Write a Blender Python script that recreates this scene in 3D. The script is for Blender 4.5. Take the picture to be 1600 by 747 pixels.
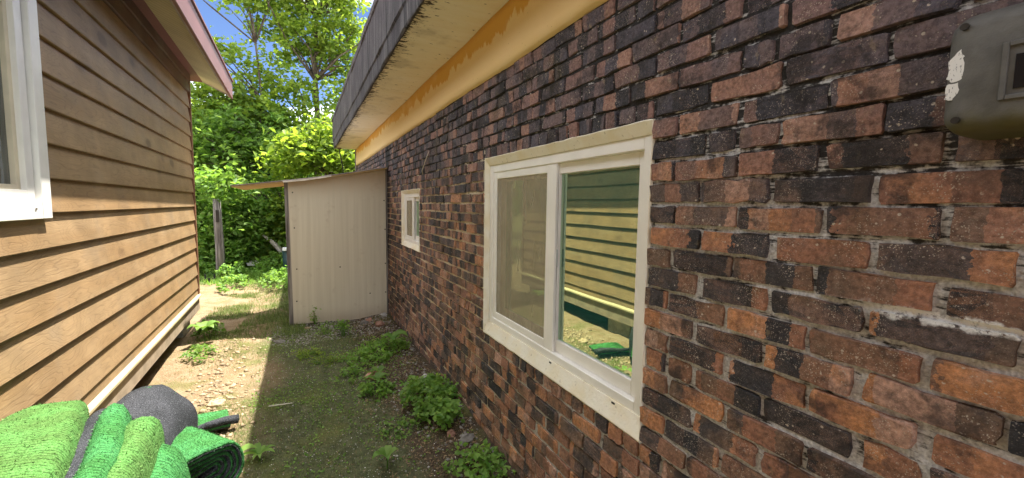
import bpy, math, random
import numpy as np
from mathutils import Vector, Matrix
random.seed(7); rng = np.random.default_rng(7)
for o in list(bpy.data.objects): bpy.data.objects.remove(o)
S = bpy.context.scene; COL = S.collection
PI = math.pi; R = math.radians

# ------------------------------------------------------------------ camera
F, YAW, PIT, ROL, CAMZ = 639.5, .4745, -.0810, .0155, 1.575
cy, sy, cp, sp, cr, sr = math.cos(YAW), math.sin(YAW), math.cos(PIT), math.sin(PIT), math.cos(ROL), math.sin(ROL)
fw = Vector((sy*cp, cy*cp, sp)); r0 = Vector((cy, -sy, 0)); u0 = r0.cross(fw)
rt = r0*cr + u0*sr; up = u0*cr - r0*sr
cd = bpy.data.cameras.new('camera'); cam = bpy.data.objects.new('camera', cd); COL.objects.link(cam)
cd.sensor_width = 36; cd.lens = 36*F/1600; cd.clip_start = .02; cd.clip_end = 3000
m = Matrix((rt, up, -fw)).transposed().to_4x4(); m.translation = (0, 0, CAMZ); cam.matrix_world = m
S.camera = cam
S.render.resolution_x, S.render.resolution_y = 1024, 478

# ------------------------------------------------------------------ light
KX, KY = .285, .17                                   # horizontal run of the light for each metre of fall
tosun = Vector((KX, KY, 1)).normalized()
W = bpy.data.worlds.new('World'); S.world = W; W.use_nodes = True
wn = W.node_tree; wn.nodes.clear()
def wnode(t): return wn.nodes.new(t)
wo = wnode('ShaderNodeOutputWorld'); bg = wnode('ShaderNodeBackground'); sk = wnode('ShaderNodeTexSky')
sk.sky_type = 'NISHITA'; sk.sun_disc = False; sk.sun_elevation = math.asin(tosun.z); sk.sun_rotation = math.atan2(KX, KY)
sk.altitude = 3000; sk.air_density = .38; sk.dust_density = .0; sk.ozone_density = 2.
tc = wnode('ShaderNodeTexCoord'); sx = wnode('ShaderNodeSeparateXYZ'); wn.links.new(tc.outputs['Generated'], sx.inputs[0])
def wm(op, a, b):
    n = wnode('ShaderNodeMath'); n.operation = op
    for i, v in enumerate((a, b)):
        if isinstance(v, (int, float)): n.inputs[i].default_value = v
        else: wn.links.new(v, n.inputs[i])
    return n.outputs[0]
zz = wm('ADD', wm('MAXIMUM', sx.outputs[2], 0), .18)
cx_ = wnode('ShaderNodeCombineXYZ'); wn.links.new(wm('DIVIDE', sx.outputs[0], zz), cx_.inputs[0]); wn.links.new(wm('DIVIDE', sx.outputs[1], zz), cx_.inputs[1])
cx_.inputs[2].default_value = 3.
cn = wnode('ShaderNodeTexNoise'); cn.inputs['Scale'].default_value = 1.15; cn.inputs['Detail'].default_value = 9; cn.inputs['Roughness'].default_value = .58
wn.links.new(cx_.outputs[0], cn.inputs['Vector'])
crp = wnode('ShaderNodeValToRGB'); crp.color_ramp.elements[0].position = .48; crp.color_ramp.elements[1].position = .66
wn.links.new(cn.outputs[0], crp.inputs[0])
mx = wnode('ShaderNodeMix'); mx.data_type = 'RGBA'; wn.links.new(crp.outputs[0], mx.inputs[0]); wn.links.new(sk.outputs[0], mx.inputs[6]); mx.inputs[7].default_value = (17.5, 17.5, 17.2, 1)
wn.links.new(mx.outputs[2], bg.inputs[0]); bg.inputs[1].default_value = .10
wn.links.new(bg.outputs[0], wo.inputs[0])
sl = bpy.data.lights.new('sun', 'SUN'); sl.energy = 3.5; sl.angle = R(.53); sl.color = (1, .95, .86)
so = bpy.data.objects.new('sun', sl); COL.objects.link(so); so.rotation_euler = tosun.to_track_quat('Z', 'Y').to_euler(); so.location = (2, 2, 12)
vs = S.view_settings; vs.view_transform = 'Standard'; vs.look = 'None'; vs.gamma = 1; vs.use_curve_mapping = False; vs.exposure = 2.25
cy_ = S.cycles; cy_.max_bounces = 6; cy_.diffuse_bounces = 4; cy_.glossy_bounces = 3; cy_.transparent_max_bounces = 10; cy_.caustics_reflective = False; cy_.caustics_refractive = False

# ------------------------------------------------------------------ node helper
class M:
    def __init__(s, name, rough=.8, spec=.3):
        s.m = bpy.data.materials.new(name); s.m.use_nodes = True; s.t = s.m.node_tree; s.t.nodes.clear()
        s.out = s.n('ShaderNodeOutputMaterial'); s.b = s.n('ShaderNodeBsdfPrincipled')
        s.b.inputs['Roughness'].default_value = rough; s.b.inputs['Specular IOR Level'].default_value = spec
        s.l(s.b.outputs[0], s.out.inputs[0])
    def n(s, t): return s.t.nodes.new(t)
    def l(s, a, b): s.t.links.new(a, b)
    def put(s, sock, v):
        if hasattr(v, 'is_linked') or hasattr(v, 'links'): s.l(v, sock)
        elif isinstance(v, tuple) and len(v) == 3 and sock.type == 'RGBA': sock.default_value = (*v, 1)
        else: sock.default_value = v
    def pos(s): return s.n('ShaderNodeNewGeometry').outputs['Position']
    def obj(s): return s.n('ShaderNodeTexCoord').outputs['Object']
    def rand(s): return s.n('ShaderNodeObjectInfo').outputs['Random']
    def attr(s, a): n = s.n('ShaderNodeAttribute'); n.attribute_name = a; return n
    def sep(s, v): n = s.n('ShaderNodeSeparateXYZ'); s.put(n.inputs[0], v); return n.outputs
    def comb(s, x=0., y=0., z=0.):
        n = s.n('ShaderNodeCombineXYZ')
        for i, v in enumerate((x, y, z)): s.put(n.inputs[i], v)
        return n.outputs[0]
    def ma(s, op, a, b=0., c=0., clamp=False):
        n = s.n('ShaderNodeMath'); n.operation = op; n.use_clamp = clamp
        for i, v in enumerate((a, b, c)): s.put(n.inputs[i], v)
        return n.outputs[0]
    def vm(s, op, a, b=(0, 0, 0)):
        n = s.n('ShaderNodeVectorMath'); n.operation = op; s.put(n.inputs[0], a); s.put(n.inputs[1], b); return n.outputs[0]
    def noise(s, v, sc, det=4., ro=.55, dist=0.):
        n = s.n('ShaderNodeTexNoise'); s.put(n.inputs['Vector'], v)
        for k, q in (('Scale', sc), ('Detail', det), ('Roughness', ro), ('Distortion', dist)): n.inputs[k].default_value = q
        return n.outputs[0]
    def voro(s, v, sc, feat='F1'):
        n = s.n('ShaderNodeTexVoronoi'); n.feature = feat; s.put(n.inputs['Vector'], v); n.inputs['Scale'].default_value = sc; return n.outputs
    def white(s, v): n = s.n('ShaderNodeTexWhiteNoise'); s.put(n.inputs['Vector'], v); return n.outputs[0]
    def rng(s, v, a, b, c=0., d=1., smooth=True):
        n = s.n('ShaderNodeMapRange'); n.interpolation_type = 'SMOOTHSTEP' if smooth else 'LINEAR'
        s.put(n.inputs[0], v)
        for i, q in enumerate((a, b, c, d)): n.inputs[i+1].default_value = q
        return n.outputs[0]
    def mix(s, f, a, b, mode='MIX'):
        n = s.n('ShaderNodeMix'); n.data_type = 'RGBA'; n.blend_type = mode; s.put(n.inputs[0], f); s.put(n.inputs[6], a); s.put(n.inputs[7], b); return n.outputs[2]
    def ramp(s, v, stops):
        n = s.n('ShaderNodeValToRGB'); e = n.color_ramp.elements
        while len(e) < len(stops): e.new(.5)
        for i, (p, c) in enumerate(stops): e[i].position = p; e[i].color = (*c, 1)
        s.put(n.inputs[0], v); return n.outputs[0]
    def hsv(s, c, v=1., sat=1., hue=.5):
        n = s.n('ShaderNodeHueSaturation'); s.put(n.inputs['Color'], c); s.put(n.inputs['Value'], v); s.put(n.inputs['Saturation'], sat); s.put(n.inputs['Hue'], hue); return n.outputs[0]
    def col(s, c): s.put(s.b.inputs['Base Color'], c); return s
    def rough(s, r): s.put(s.b.inputs['Roughness'], r); return s
    def bump(s, h, st=.5, d=.01):
        n = s.n('ShaderNodeBump'); n.inputs['Strength'].default_value = st; n.inputs['Distance'].default_value = d
        s.put(n.inputs['Height'], h); s.l(n.outputs[0], s.b.inputs['Normal']); return s
MAT = {}
def plain(name, c, rough=.7, var=.25, sc=8., bump=.3, bsc=60., spec=.3):
    a = M(name, rough, spec); p = a.pos()
    f = a.rng(a.noise(p, sc, 5), .3, .7, 1-var, 1+var)
    a.col(a.hsv(c, f)); a.bump(a.noise(p, bsc, 4), bump, .004); MAT[name] = a.m; return a

# -- brick
a = M('brick', .86, .25); p = a.pos(); P3 = a.sep(p)
bu, br, bl = a.attr('bu').outputs['Fac'], a.attr('br').outputs['Fac'], a.attr('bl').outputs['Fac']
wob = a.ma('MULTIPLY', a.ma('SUBTRACT', a.noise(p, 55., 4), .5), .40)
cell = a.ma('FLOOR', a.ma('ADD', a.ma('ADD', a.ma('MULTIPLY', bu, bl), wob), a.ma('MULTIPLY', br, 7.3)))
w1 = a.white(a.comb(cell, a.ma('MULTIPLY', br, 517.)))
w2 = a.white(a.comb(a.ma('MULTIPLY', br, 931.), 3.))
hi = a.ma('MAXIMUM', a.rng(P3[2], 1.40, 2.05), a.ma('MULTIPLY', a.rng(P3[1], 2.2, 4.2), .55))
t = a.ma('ADD', a.ma('ADD', a.ma('MULTIPLY', w1, .66), a.ma('MULTIPLY', w2, .36)), a.ma('MULTIPLY', a.ma('SUBTRACT', a.noise(p, 9., 4), .5), .45))
t = a.ma('ADD', a.ma('SUBTRACT', t, a.ma('MULTIPLY', hi, .07)), a.ma('MULTIPLY', a.rng(P3[2], 1.5, .9), .03)); t = a.ma('ADD', a.ma('MULTIPLY', a.ma('SUBTRACT', t, .5), 1.18), .5)
c = a.ramp(t, [(.20, (.024, .024, .026)), (.34, (.050, .043, .043)), (.43, (.110, .072, .050)), (.56, (.165, .086, .052)), (.70, (.220, .098, .057)), (.83, (.36, .155, .056)), (.93, (.32, .185, .13))])
cp_ = a.ramp(t, [(.16, (.034, .033, .040)), (.34, (.070, .066, .088)), (.52, (.108, .086, .098)), (.70, (.165, .105, .104)), (.92, (.25, .145, .115))])
c = a.mix(a.ma('MULTIPLY', hi, .8), c, cp_)
c = a.hsv(c, a.rng(a.noise(p, 85., 5, .65), .25, .75, .88, 2.15))
ol = a.ma('MULTIPLY', a.rng(a.noise(p, 5., 4), .56, .7), .45); c = a.mix(ol, c, (.075, .06, .028))
v1 = a.voro(p, 260.)[0]; big = a.rng(a.noise(p, 11., 4, .65), .46, .66)
spk = a.ma('MULTIPLY', a.rng(v1, .38, .24), a.ma('ADD', a.ma('MULTIPLY', big, .9), .14))
spk = a.ma('MULTIPLY', spk, a.rng(a.noise(p, 150., 1), .44, .54))
v3 = a.voro(p, 62.)[0]; spk2 = a.ma('MULTIPLY', a.rng(v3, .24, .16), a.rng(a.noise(p, 45., 2), .56, .62)); spk = a.ma('MAXIMUM', spk, a.ma('MULTIPLY', spk2, .85))
c = a.mix(spk, c, (.62, .53, .42))
cr1 = a.ma('MULTIPLY', a.rng(a.noise(a.vm('MULTIPLY', p, (1, 1, .55)), 30., 6, .7), .60, .69), a.ma('ADD', .35, a.ma('MULTIPLY', a.rng(P3[2], 1.9, 2.35), .65)))
c = a.mix(a.ma('MULTIPLY', cr1, .8), c, (.48, .38, .23))
soot = a.ma('MULTIPLY', a.rng(a.noise(p, 7., 6, .68), .52, .64), .72); c = a.mix(soot, c, (.030, .028, .029))
def effl(a, p, P3, c):
    d = a.ma('ABSOLUTE', a.ma('SUBTRACT', P3[2], a.ma('ADD', 1.372, a.ma('MULTIPLY', a.ma('SUBTRACT', a.noise(p, 30., 4), .5), .045))))
    f = a.ma('MULTIPLY', a.ma('MULTIPLY', a.rng(d, .014, .005), a.ma('MULTIPLY', a.rng(P3[1], .46, .36), a.rng(P3[1], -.15, .0))), a.rng(a.noise(p, 70., 4, .7), .36, .50)); return a.mix(f, c, (.80, .79, .76))
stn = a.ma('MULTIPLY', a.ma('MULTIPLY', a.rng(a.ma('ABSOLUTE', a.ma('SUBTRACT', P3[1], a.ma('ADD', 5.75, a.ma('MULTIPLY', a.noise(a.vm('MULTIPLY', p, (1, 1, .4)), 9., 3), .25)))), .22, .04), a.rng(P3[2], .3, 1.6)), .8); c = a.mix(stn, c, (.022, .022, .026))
c = a.hsv(c, 1., .94); c = effl(a, p, P3, c)
a.col(c).rough(a.rng(a.noise(p, 20., 3), .3, .7, .72, .95))
a.bump(a.ma('ADD', a.ma('MULTIPLY', a.noise(p, 26., 3), 1.2), a.ma('ADD', a.noise(p, 120., 6, .7), a.ma('MULTIPLY', a.rng(v1, .0, .35), .35))), .9, .008); MAT['brick'] = a.m
# -- mortar
a = M('mortar', .95, .1); p = a.pos(); P3 = a.sep(p)
n1 = a.noise(p, 26., 6, .65)
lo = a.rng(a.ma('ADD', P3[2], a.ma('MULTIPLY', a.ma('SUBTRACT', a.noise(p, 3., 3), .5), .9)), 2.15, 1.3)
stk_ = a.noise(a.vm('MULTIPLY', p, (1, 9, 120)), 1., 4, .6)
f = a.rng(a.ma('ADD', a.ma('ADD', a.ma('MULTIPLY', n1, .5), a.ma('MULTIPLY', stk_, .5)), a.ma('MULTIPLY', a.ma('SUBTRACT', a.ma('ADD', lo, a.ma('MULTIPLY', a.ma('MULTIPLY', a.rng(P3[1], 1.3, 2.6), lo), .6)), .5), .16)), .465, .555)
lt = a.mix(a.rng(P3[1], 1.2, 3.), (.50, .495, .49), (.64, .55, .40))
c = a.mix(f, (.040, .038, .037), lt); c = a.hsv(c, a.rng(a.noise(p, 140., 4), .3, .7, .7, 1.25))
c = effl(a, p, P3, c)
a.col(c); a.bump(a.ma('ADD', n1, a.ma('MULTIPLY', a.noise(p, 150., 4), .4)), .9, .01); MAT['mortar'] = a.m
# -- wood patterned siding
def siding(name, base, dark, light):
    a = M(name, .55, .35); o = a.obj(); q = a.sep(o); rd = a.rand()
    v = a.comb(a.ma('MULTIPLY', rd, 40.), a.ma('ADD', a.ma('MULTIPLY', q[1], .9), a.ma('MULTIPLY', rd, 91.)), a.ma('MULTIPLY', q[2], 6.))
    kn = a.voro(a.comb(a.ma('MULTIPLY', rd, 17.), a.ma('ADD', a.ma('MULTIPLY', q[1], 1.7), a.ma('MULTIPLY', rd, 53.)), a.ma('MULTIPLY', q[2], 3.2)), 1.)
    kd = kn[0]
    fld = a.ma('ADD', a.noise(v, 1.1, 3, .5), a.ma('MULTIPLY', a.rng(kd, .55, .0), .5))
    ln = a.ma('PINGPONG', a.ma('MULTIPLY', fld, 17.), .5); ln = a.rng(ln, .0, .16, 1., 0.)
    fib = a.noise(a.vm('MULTIPLY', o, (1, 3, 120)), 1.6, 4, .6)
    c = a.mix(a.rng(a.noise(v, .8, 3), .3, .7), base, light)
    c = a.mix(a.ma('MULTIPLY', ln, .28), c, dark)
    c = a.mix(a.rng(fib, .3, .75, 0., .32), c, dark)
    c = a.mix(a.ma('MULTIPLY', a.rng(kd, .20, .07), .7), c, dark)
    c = a.hsv(c, a.rng(a.noise(a.pos(), 3.5, 5, .6), .3, .7, .84, 1.14)); c = a.mix(a.rng(a.noise(a.pos(), 2.5, 5), .50, .72, 0., .28), c, (.26, .22, .17))
    a.col(c); a.bump(a.ma('ADD', fib, a.ma('MULTIPLY', ln, -.5)), .18, .003); MAT[name] = a.m
siding('siding_wood', (.315, .198, .095), (.115, .066, .034), (.375, .255, .138))
siding('frieze_wood', (.115, .058, .036), (.05, .027, .018), (.15, .075, .048))
plain('trim_brown', (.22, .11, .06), .6); plain('trim_cream', (.50, .42, .25), .6, .12); plain('beam_tan', (.33, .26, .185), .75, .2)
plain('pvc_white', (.86, .84, .79), .38, .05, 5., .05, 30., .45); plain('pvc_cream', (.74, .66, .48), .45, .10, 6., .08, 30., .4)
plain('pvc_grey', (.42, .44, .43), .4, .06)
# plaster, yellow paint, concrete
a = M('plaster_cream', .8, .2); p = a.pos()
c = a.mix(a.rng(a.noise(p, 9., 5), .35, .7), (.87, .83, .71), (.83, .75, .56)); c = a.mix(a.rng(a.noise(p, 45., 5), .62, .72, 0., .5), c, (.30, .24, .17))
a.col(c).bump(a.noise(p, 70., 5), .6, .006); MAT['plaster_cream'] = a.m
a = M('yellow_paint', .75, .25); p = a.pos(); P3 = a.sep(p)
dr = a.noise(a.comb(0., a.ma('MULTIPLY', P3[1], 4.5), a.ma('MULTIPLY', P3[2], 1.2)), 1., 7, .72)
lev = a.ma('ADD', P3[2], a.ma('ADD', a.ma('MULTIPLY', a.ma('SUBTRACT', dr, .5), .42), a.ma('MULTIPLY', a.ma('SUBTRACT', a.noise(p, 1.6, 3), .5), .22)))
c = a.mix(a.rng(lev, 2.585, 2.60), (.86, .63, .31), (.74, .40, .085))
c = a.mix(a.rng(a.noise(p, 4., 5), .5, .75, 0., .4), c, (.86, .64, .34)); c = a.mix(a.rng(a.noise(p, 60., 3), .68, .74, 0., .6), c, (.40, .24, .09))
a.col(c).bump(a.noise(p, 35., 5), .35, .006); MAT['yellow_paint'] = a.m
a = M('soffit_concrete', .85, .2); p = a.pos(); P3 = a.sep(p)
st = a.noise(a.vm('MULTIPLY', p, (2.2, 9, 3)), 1.4, 5, .65)
c = a.mix(a.rng(st, .3, .7), (.84, .76, .56), (.89, .83, .68))
c = a.mix(a.rng(a.ma('SUBTRACT', a.noise(p, 3.5, 5), a.ma('MULTIPLY', P3[0], .35)), .22, .42, 0., .5), c, (.42, .36, .24))
spn = a.ma('ADD', a.noise(a.vm('MULTIPLY', p, (1, 2.2, 1)), 14., 5, .7), a.ma('MULTIPLY', a.rng(P3[0], .78, .60), .20))
c = a.mix(a.rng(spn, .62, .70), c, (.075, .06, .04))
a.col(c).bump(a.noise(p, 30., 6), .5, .008); MAT['soffit_concrete'] = a.m
a = M('fascia_concrete', .92, .15); p = a.pos(); P3 = a.sep(p)
sv = a.noise(a.comb(0., a.ma('MULTIPLY', P3[1], 22.), a.ma('MULTIPLY', P3[2], .9)), 1., 6, .65)
c = a.mix(a.rng(sv, .30, .62), (.018, .017, .018), (.115, .105, .104)); c = a.mix(a.rng(a.noise(p, 3., 5), .4, .68, 0., .75), c, (.055, .048, .052))
c = a.mix(a.rng(a.noise(a.comb(0., a.ma('MULTIPLY', P3[1], 30.), P3[2]), 1.6, 4), .63, .70, 0., .5), c, (.38, .36, .34))
a.col(c).bump(a.noise(p, 40., 6, .65), .8, .01); MAT['fascia_concrete'] = a.m
plain('roof_metal', (.21, .092, .088), .45, .1, 3., .05); plain('edge_grey', (.34, .30, .29), .6, .15)
a = M('vinyl_soffit', .5, .3); o = a.obj(); q = a.sep(o)
gr = a.ma('PINGPONG', a.ma('MULTIPLY', q[1], 14.), .5); c = a.mix(a.rng(gr, .0, .09), (.30, .26, .16), (.62, .56, .39))
c = a.hsv(c, a.rng(a.noise(a.pos(), 2., 4), .3, .7, .85, 1.1)); a.col(c).bump(a.rng(gr, .0, .10), .6, .004); MAT['vinyl_soffit'] = a.m
plain('dark_void', (.02, .02, .02), .95); plain('room_paint', (.5, .52, .48), .9)
plain('concrete_block', (.33, .31, .28), .95, .3, 10., .8, 80.)
# glass
def glass(name, tint, refl, fac, base=.25, rough=.006, diffuse_tint=(.3, .3, .3), dfac=.03):
    a = M(name); a.t.nodes.remove(a.b)
    tr = a.n('ShaderNodeBsdfTransparent'); gl = a.n('ShaderNodeBsdfGlossy'); mxs = a.n('ShaderNodeMixShader'); fr = a.n('ShaderNodeFresnel'); fr.inputs[0].default_value = fac
    a.put(tr.inputs[0], tint); a.put(gl.inputs[0], refl); gl.inputs['Roughness'].default_value = rough
    p = a.pos(); bn = a.n('ShaderNodeBump'); bn.inputs['Strength'].default_value = .12; bn.inputs['Distance'].default_value = .004
    a.l(a.noise(p, 2.2, 2), bn.inputs['Height']); a.l(bn.outputs[0], gl.inputs['Normal'])
    df = a.n('ShaderNodeBsdfDiffuse'); a.put(df.inputs[0], diffuse_tint); m2 = a.n('ShaderNodeMixShader'); m2.inputs[0].default_value = dfac; a.l(tr.outputs[0], m2.inputs[1]); a.l(df.outputs[0], m2.inputs[2])
    a.put(mxs.inputs[0], a.ma('ADD', fr.outputs[0], base, 0., True)); a.l(m2.outputs[0], mxs.inputs[1]); a.l(gl.outputs[0], mxs.inputs[2]); a.l(mxs.outputs[0], a.out.inputs[0]); MAT[name] = a.m
glass('glass_teal', (.22, .80, .70), (.84, .98, .66), 1.5, .46, .006, (.07, .42, .36), .30)  # teal diffuse share paints in the tinted room light showing through the panes
glass('glass_plain', (.60, .68, .68), (.85, .92, 1.), 1.5, .12)
a = M('insect_screen', .8, .1); tr = a.n('ShaderNodeBsdfTransparent'); mxs = a.n('ShaderNodeMixShader'); p = a.pos()
a.col((.48, .42, .29)); a.put(mxs.inputs[0], a.rng(a.noise(a.vm('MULTIPLY', p, (1, 6, 1.5)), 3., 4), .3, .7, .34, .46)); a.l(tr.outputs[0], mxs.inputs[1]); a.l(a.b.outputs[0], mxs.inputs[2]); a.l(mxs.outputs[0], a.out.inputs[0]); MAT['insect_screen'] = a.m
plain('curtain', (.34, .36, .36), .9, .15)
plain('teal_frame', (.62, .70, .66), .5, .08)
# shed
a = M('plywood', .8, .2); p = a.pos(); P3 = a.sep(p)
g = a.noise(a.vm('MULTIPLY', p, (26, 26, .7)), 1., 5, .6); c = a.mix(a.rng(g, .3, .7), (.58, .52, .395), (.645, .585, .455))
vl = a.ma('PINGPONG', a.ma('MULTIPLY', P3[0], 5.2), .5); c = a.mix(a.rng(vl, .0, .02, .12, 0.), c, (.36, .28, .18))
c = a.mix(a.rng(a.ma('ADD', P3[2], a.ma('MULTIPLY', a.ma('SUBTRACT', g, .5), .35)), 1.62, 1.98, 0., .5), c, (.46, .29, .145))
c = a.mix(a.rng(a.noise(p, 6., 6, .65), .58, .72, 0., .35), c, (.40, .31, .21)); c = a.mix(a.rng(P3[2], .22, .0, 0., .45), c, (.37, .29, .21))
a.col(c).bump(g, .15, .003); MAT['plywood'] = a.m
a = M('roof_ply', .8, .2); p = a.pos(); g = a.noise(a.vm('MULTIPLY', p, (2, 18, 2)), 1.6, 5, .6)
a.col(a.mix(a.rng(g, .3, .7), (.52, .36, .18), (.66, .51, .30))).bump(g, .2, .004); MAT['roof_ply'] = a.m
a = M('weathered_wood', .9, .15); p = a.pos(); g = a.noise(a.vm('MULTIPLY', p, (45, 45, 1.6)), 1., 6, .65)
a.col(a.mix(a.rng(g, .3, .68), (.06, .05, .045), (.32, .29, .26))).bump(g, .8, .008); MAT['weathered_wood'] = a.m
plain('screw_dark', (.03, .025, .02), .5)
plain('lath_pale', (.66, .60, .50), .8, .15, 12.)
# meter
a = M('meter_plastic', .62, .35); p = a.pos(); P3 = a.sep(p)
c = a.mix(a.rng(a.noise(p, 30., 5), .3, .7), (.085, .084, .078), (.125, .122, .112)); c = a.mix(a.rng(a.ma('ADD', P3[2], a.ma('MULTIPLY', a.noise(p, 40., 4), .03)), 1.755, 1.715, 0., .8), c, (.105, .10, .032))
a.col(c).bump(a.ma('ADD', a.noise(p, 55., 5), a.ma('MULTIPLY', a.noise(p, 400., 2), .3)), .35, .004); MAT['meter_plastic'] = a.m
a = M('sticker', .6); p = a.pos(); a.col(a.mix(a.rng(a.noise(a.vm('MULTIPLY', p, (1, 2.5, 1)), 150., 2), .60, .66, 0., .8), (.72, .72, .70), (.15, .15, .17))); MAT['sticker'] = a.m
a = M('meter_window', .12, .5); a.col((.012, .012, .014)); MAT['meter_window'] = a.m
# ground
a = M('soil', .97, .1); p = a.pos(); P3 = a.sep(p)
wx = a.ma('ADD', P3[0], a.ma('MULTIPLY', a.ma('SUBTRACT', a.noise(p, 1.3, 5), .5), .9))
tan = a.mix(a.rng(a.noise(p, 7., 6, .65), .3, .7), (.215, .145, .082), (.295, .22, .138))
moss = a.mix(a.rng(a.noise(p, 16., 6, .7), .3, .7), (.060, .066, .034), (.120, .128, .066))
hum = a.mix(a.rng(a.noise(p, 20., 6, .7), .3, .7), (.050, .036, .025), (.110, .080, .056))
c = a.mix(a.rng(wx, -.55, -.12), tan, moss); c = a.mix(a.rng(wx, .42, .62), c, hum)
c = a.mix(a.ma('MULTIPLY', a.rng(a.noise(p, 2.6, 5, .6), .50, .66), a.rng(wx, -1.1, -.6, .45, .75)), c, (.125, .130, .042))
far = a.rng(P3[1], 9., 11.); c = a.mix(a.ma('MULTIPLY', far, .7), c, (.10, .12, .04))
spk = a.ma('MULTIPLY', a.rng(a.voro(p, 55.)[0], .22, .12), a.rng(a.noise(p, 90., 1), .5, .6)); c = a.mix(a.ma('MULTIPLY', spk, .75), c, (.42, .38, .30))
c = a.hsv(c, a.rng(a.noise(p, 110., 5, .7), .25, .75, .6, 1.4))
a.col(c).bump(a.ma('ADD', a.noise(p, 45., 6, .7), a.ma('MULTIPLY', a.noise(p, 200., 4), .4)), .9, .02); MAT['soil'] = a.m
def stone(name, c1, c2):
    a = M(name, .92, .2); p = a.pos(); c = a.mix(a.rng(a.noise(p, 25., 5), .3, .7), c1, c2); c = a.hsv(c, a.rng(a.attr('rnd').outputs['Fac'], 0., 1., .6, 1.3, False))
    a.col(c).bump(a.noise(p, 60., 5), .6, .006); MAT[name] = a.m
stone('stone_grey', (.22, .20, .18), (.38, .36, .33)); stone('stone_tan', (.27, .195, .115), (.38, .295, .195)); stone('stone_red', (.26, .13, .09), (.36, .22, .17)); stone('stone_pale', (.60, .58, .55), (.74, .72, .70))
# matting
def turf(name, c1, c2, lines):
    a = M(name, .9, .1); o = a.obj(); q = a.sep(o)
    f = a.noise(o, 230., 3, .7); big = a.noise(o, 7., 4)
    c = a.mix(a.rng(f, .3, .7), c1, c2); c = a.hsv(c, a.rng(big, .3, .7, .78, 1.2), 1., a.rng(big, .3, .7, .49, .512))
    if lines:
        wv = a.ma('MULTIPLY', a.ma('SUBTRACT', a.noise(o, 34., 4, .65), .5), 1.5)
        v = a.ma('PINGPONG', a.ma('ADD', a.ma('MULTIPLY', q[1], 62.), wv), .5); v2 = a.ma('PINGPONG', a.ma('ADD', a.ma('MULTIPLY', a.ma('ADD', q[0], q[2]), 46.), a.ma('MULTIPLY', wv, 1.6)), .5)
        brk = a.rng(a.noise(o, 60., 2), .40, .52)
        c = a.mix(a.ma('MULTIPLY', a.ma('MAXIMUM', a.rng(v, .13, .03), a.ma('MULTIPLY', a.rng(v2, .09, .02), .7)), a.ma('MULTIPLY', brk, .8)), c, tuple(x*.12 for x in c1)); a.bump(a.ma('ADD', f, a.ma('MULTIPLY', a.rng(v, .0, .25), .35)), 1., .006)
    else:
        c = a.mix(a.rng(a.noise(o, 330., 2), .62, .70, 0., .8), c, (.30, .31, .34)); a.bump(f, .9, .006)
    a.col(c); MAT[name] = a.m
turf('turf_lime', (.055, .155, .030), (.145, .285, .085), True)
turf('turf_green', (.026, .145, .032), (.085, .27, .085), True)
turf('turf_back', (.022, .023, .027), (.060, .063, .070), False)
# plants
def leafmat(name, c1, c2, tl=.35):
    a = M(name, .55, .3); rd = a.attr('rnd').outputs['Fac']; p = a.pos()
    c = a.mix(a.rng(rd, 0., 1., 0., 1., False), c1, c2); c = a.hsv(c, a.rng(a.noise(p, 1.3, 3), .3, .7, .8, 1.25)); a.col(c)
    tr = a.n('ShaderNodeBsdfTranslucent'); ms = a.n('ShaderNodeMixShader'); ms.inputs[0].default_value = tl
    a.l(a.hsv(c, 1.5, 1.1, .485), tr.inputs[0]); a.l(a.b.outputs[0], ms.inputs[1]); a.l(tr.outputs[0], ms.inputs[2]); a.l(ms.outputs[0], a.out.inputs[0]); MAT[name] = a.m
leafmat('leaf_lime', (.11, .195, .028), (.25, .345, .06), .55); leafmat('leaf_mid', (.095, .20, .034), (.20, .32, .07), .52)
leafmat('leaf_dark', (.070, .165, .038), (.15, .26, .075), .5); leafmat('leaf_weed', (.10, .22, .038), (.22, .35, .08), .5)
leafmat('grass_blade', (.085, .135, .032), (.20, .25, .08), .3); leafmat('leaf_litter', (.16, .10, .05), (.34, .24, .14), .1)
a = M('bark', .95, .1); p = a.pos(); g = a.noise(a.vm('MULTIPLY', p, (30, 30, 5)), 1., 6, .65); a.col(a.mix(a.rng(g, .3, .7), (.05, .038, .028), (.17, .14, .11))).bump(g, .9, .02); MAT['bark'] = a.m
plain('cable_black', (.012, .012, .012), .5); plain('cloth_grey', (.45, .40, .36), .95, .3, 30., .8, 120.); plain('bin_teal', (.008, .035, .035), .5); plain('lid_white', (.75, .76, .76), .5)
plain('edging_black', (.02, .02, .022), .6)
plain('hill_far', (.05, .09, .05), 1.)

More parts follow.
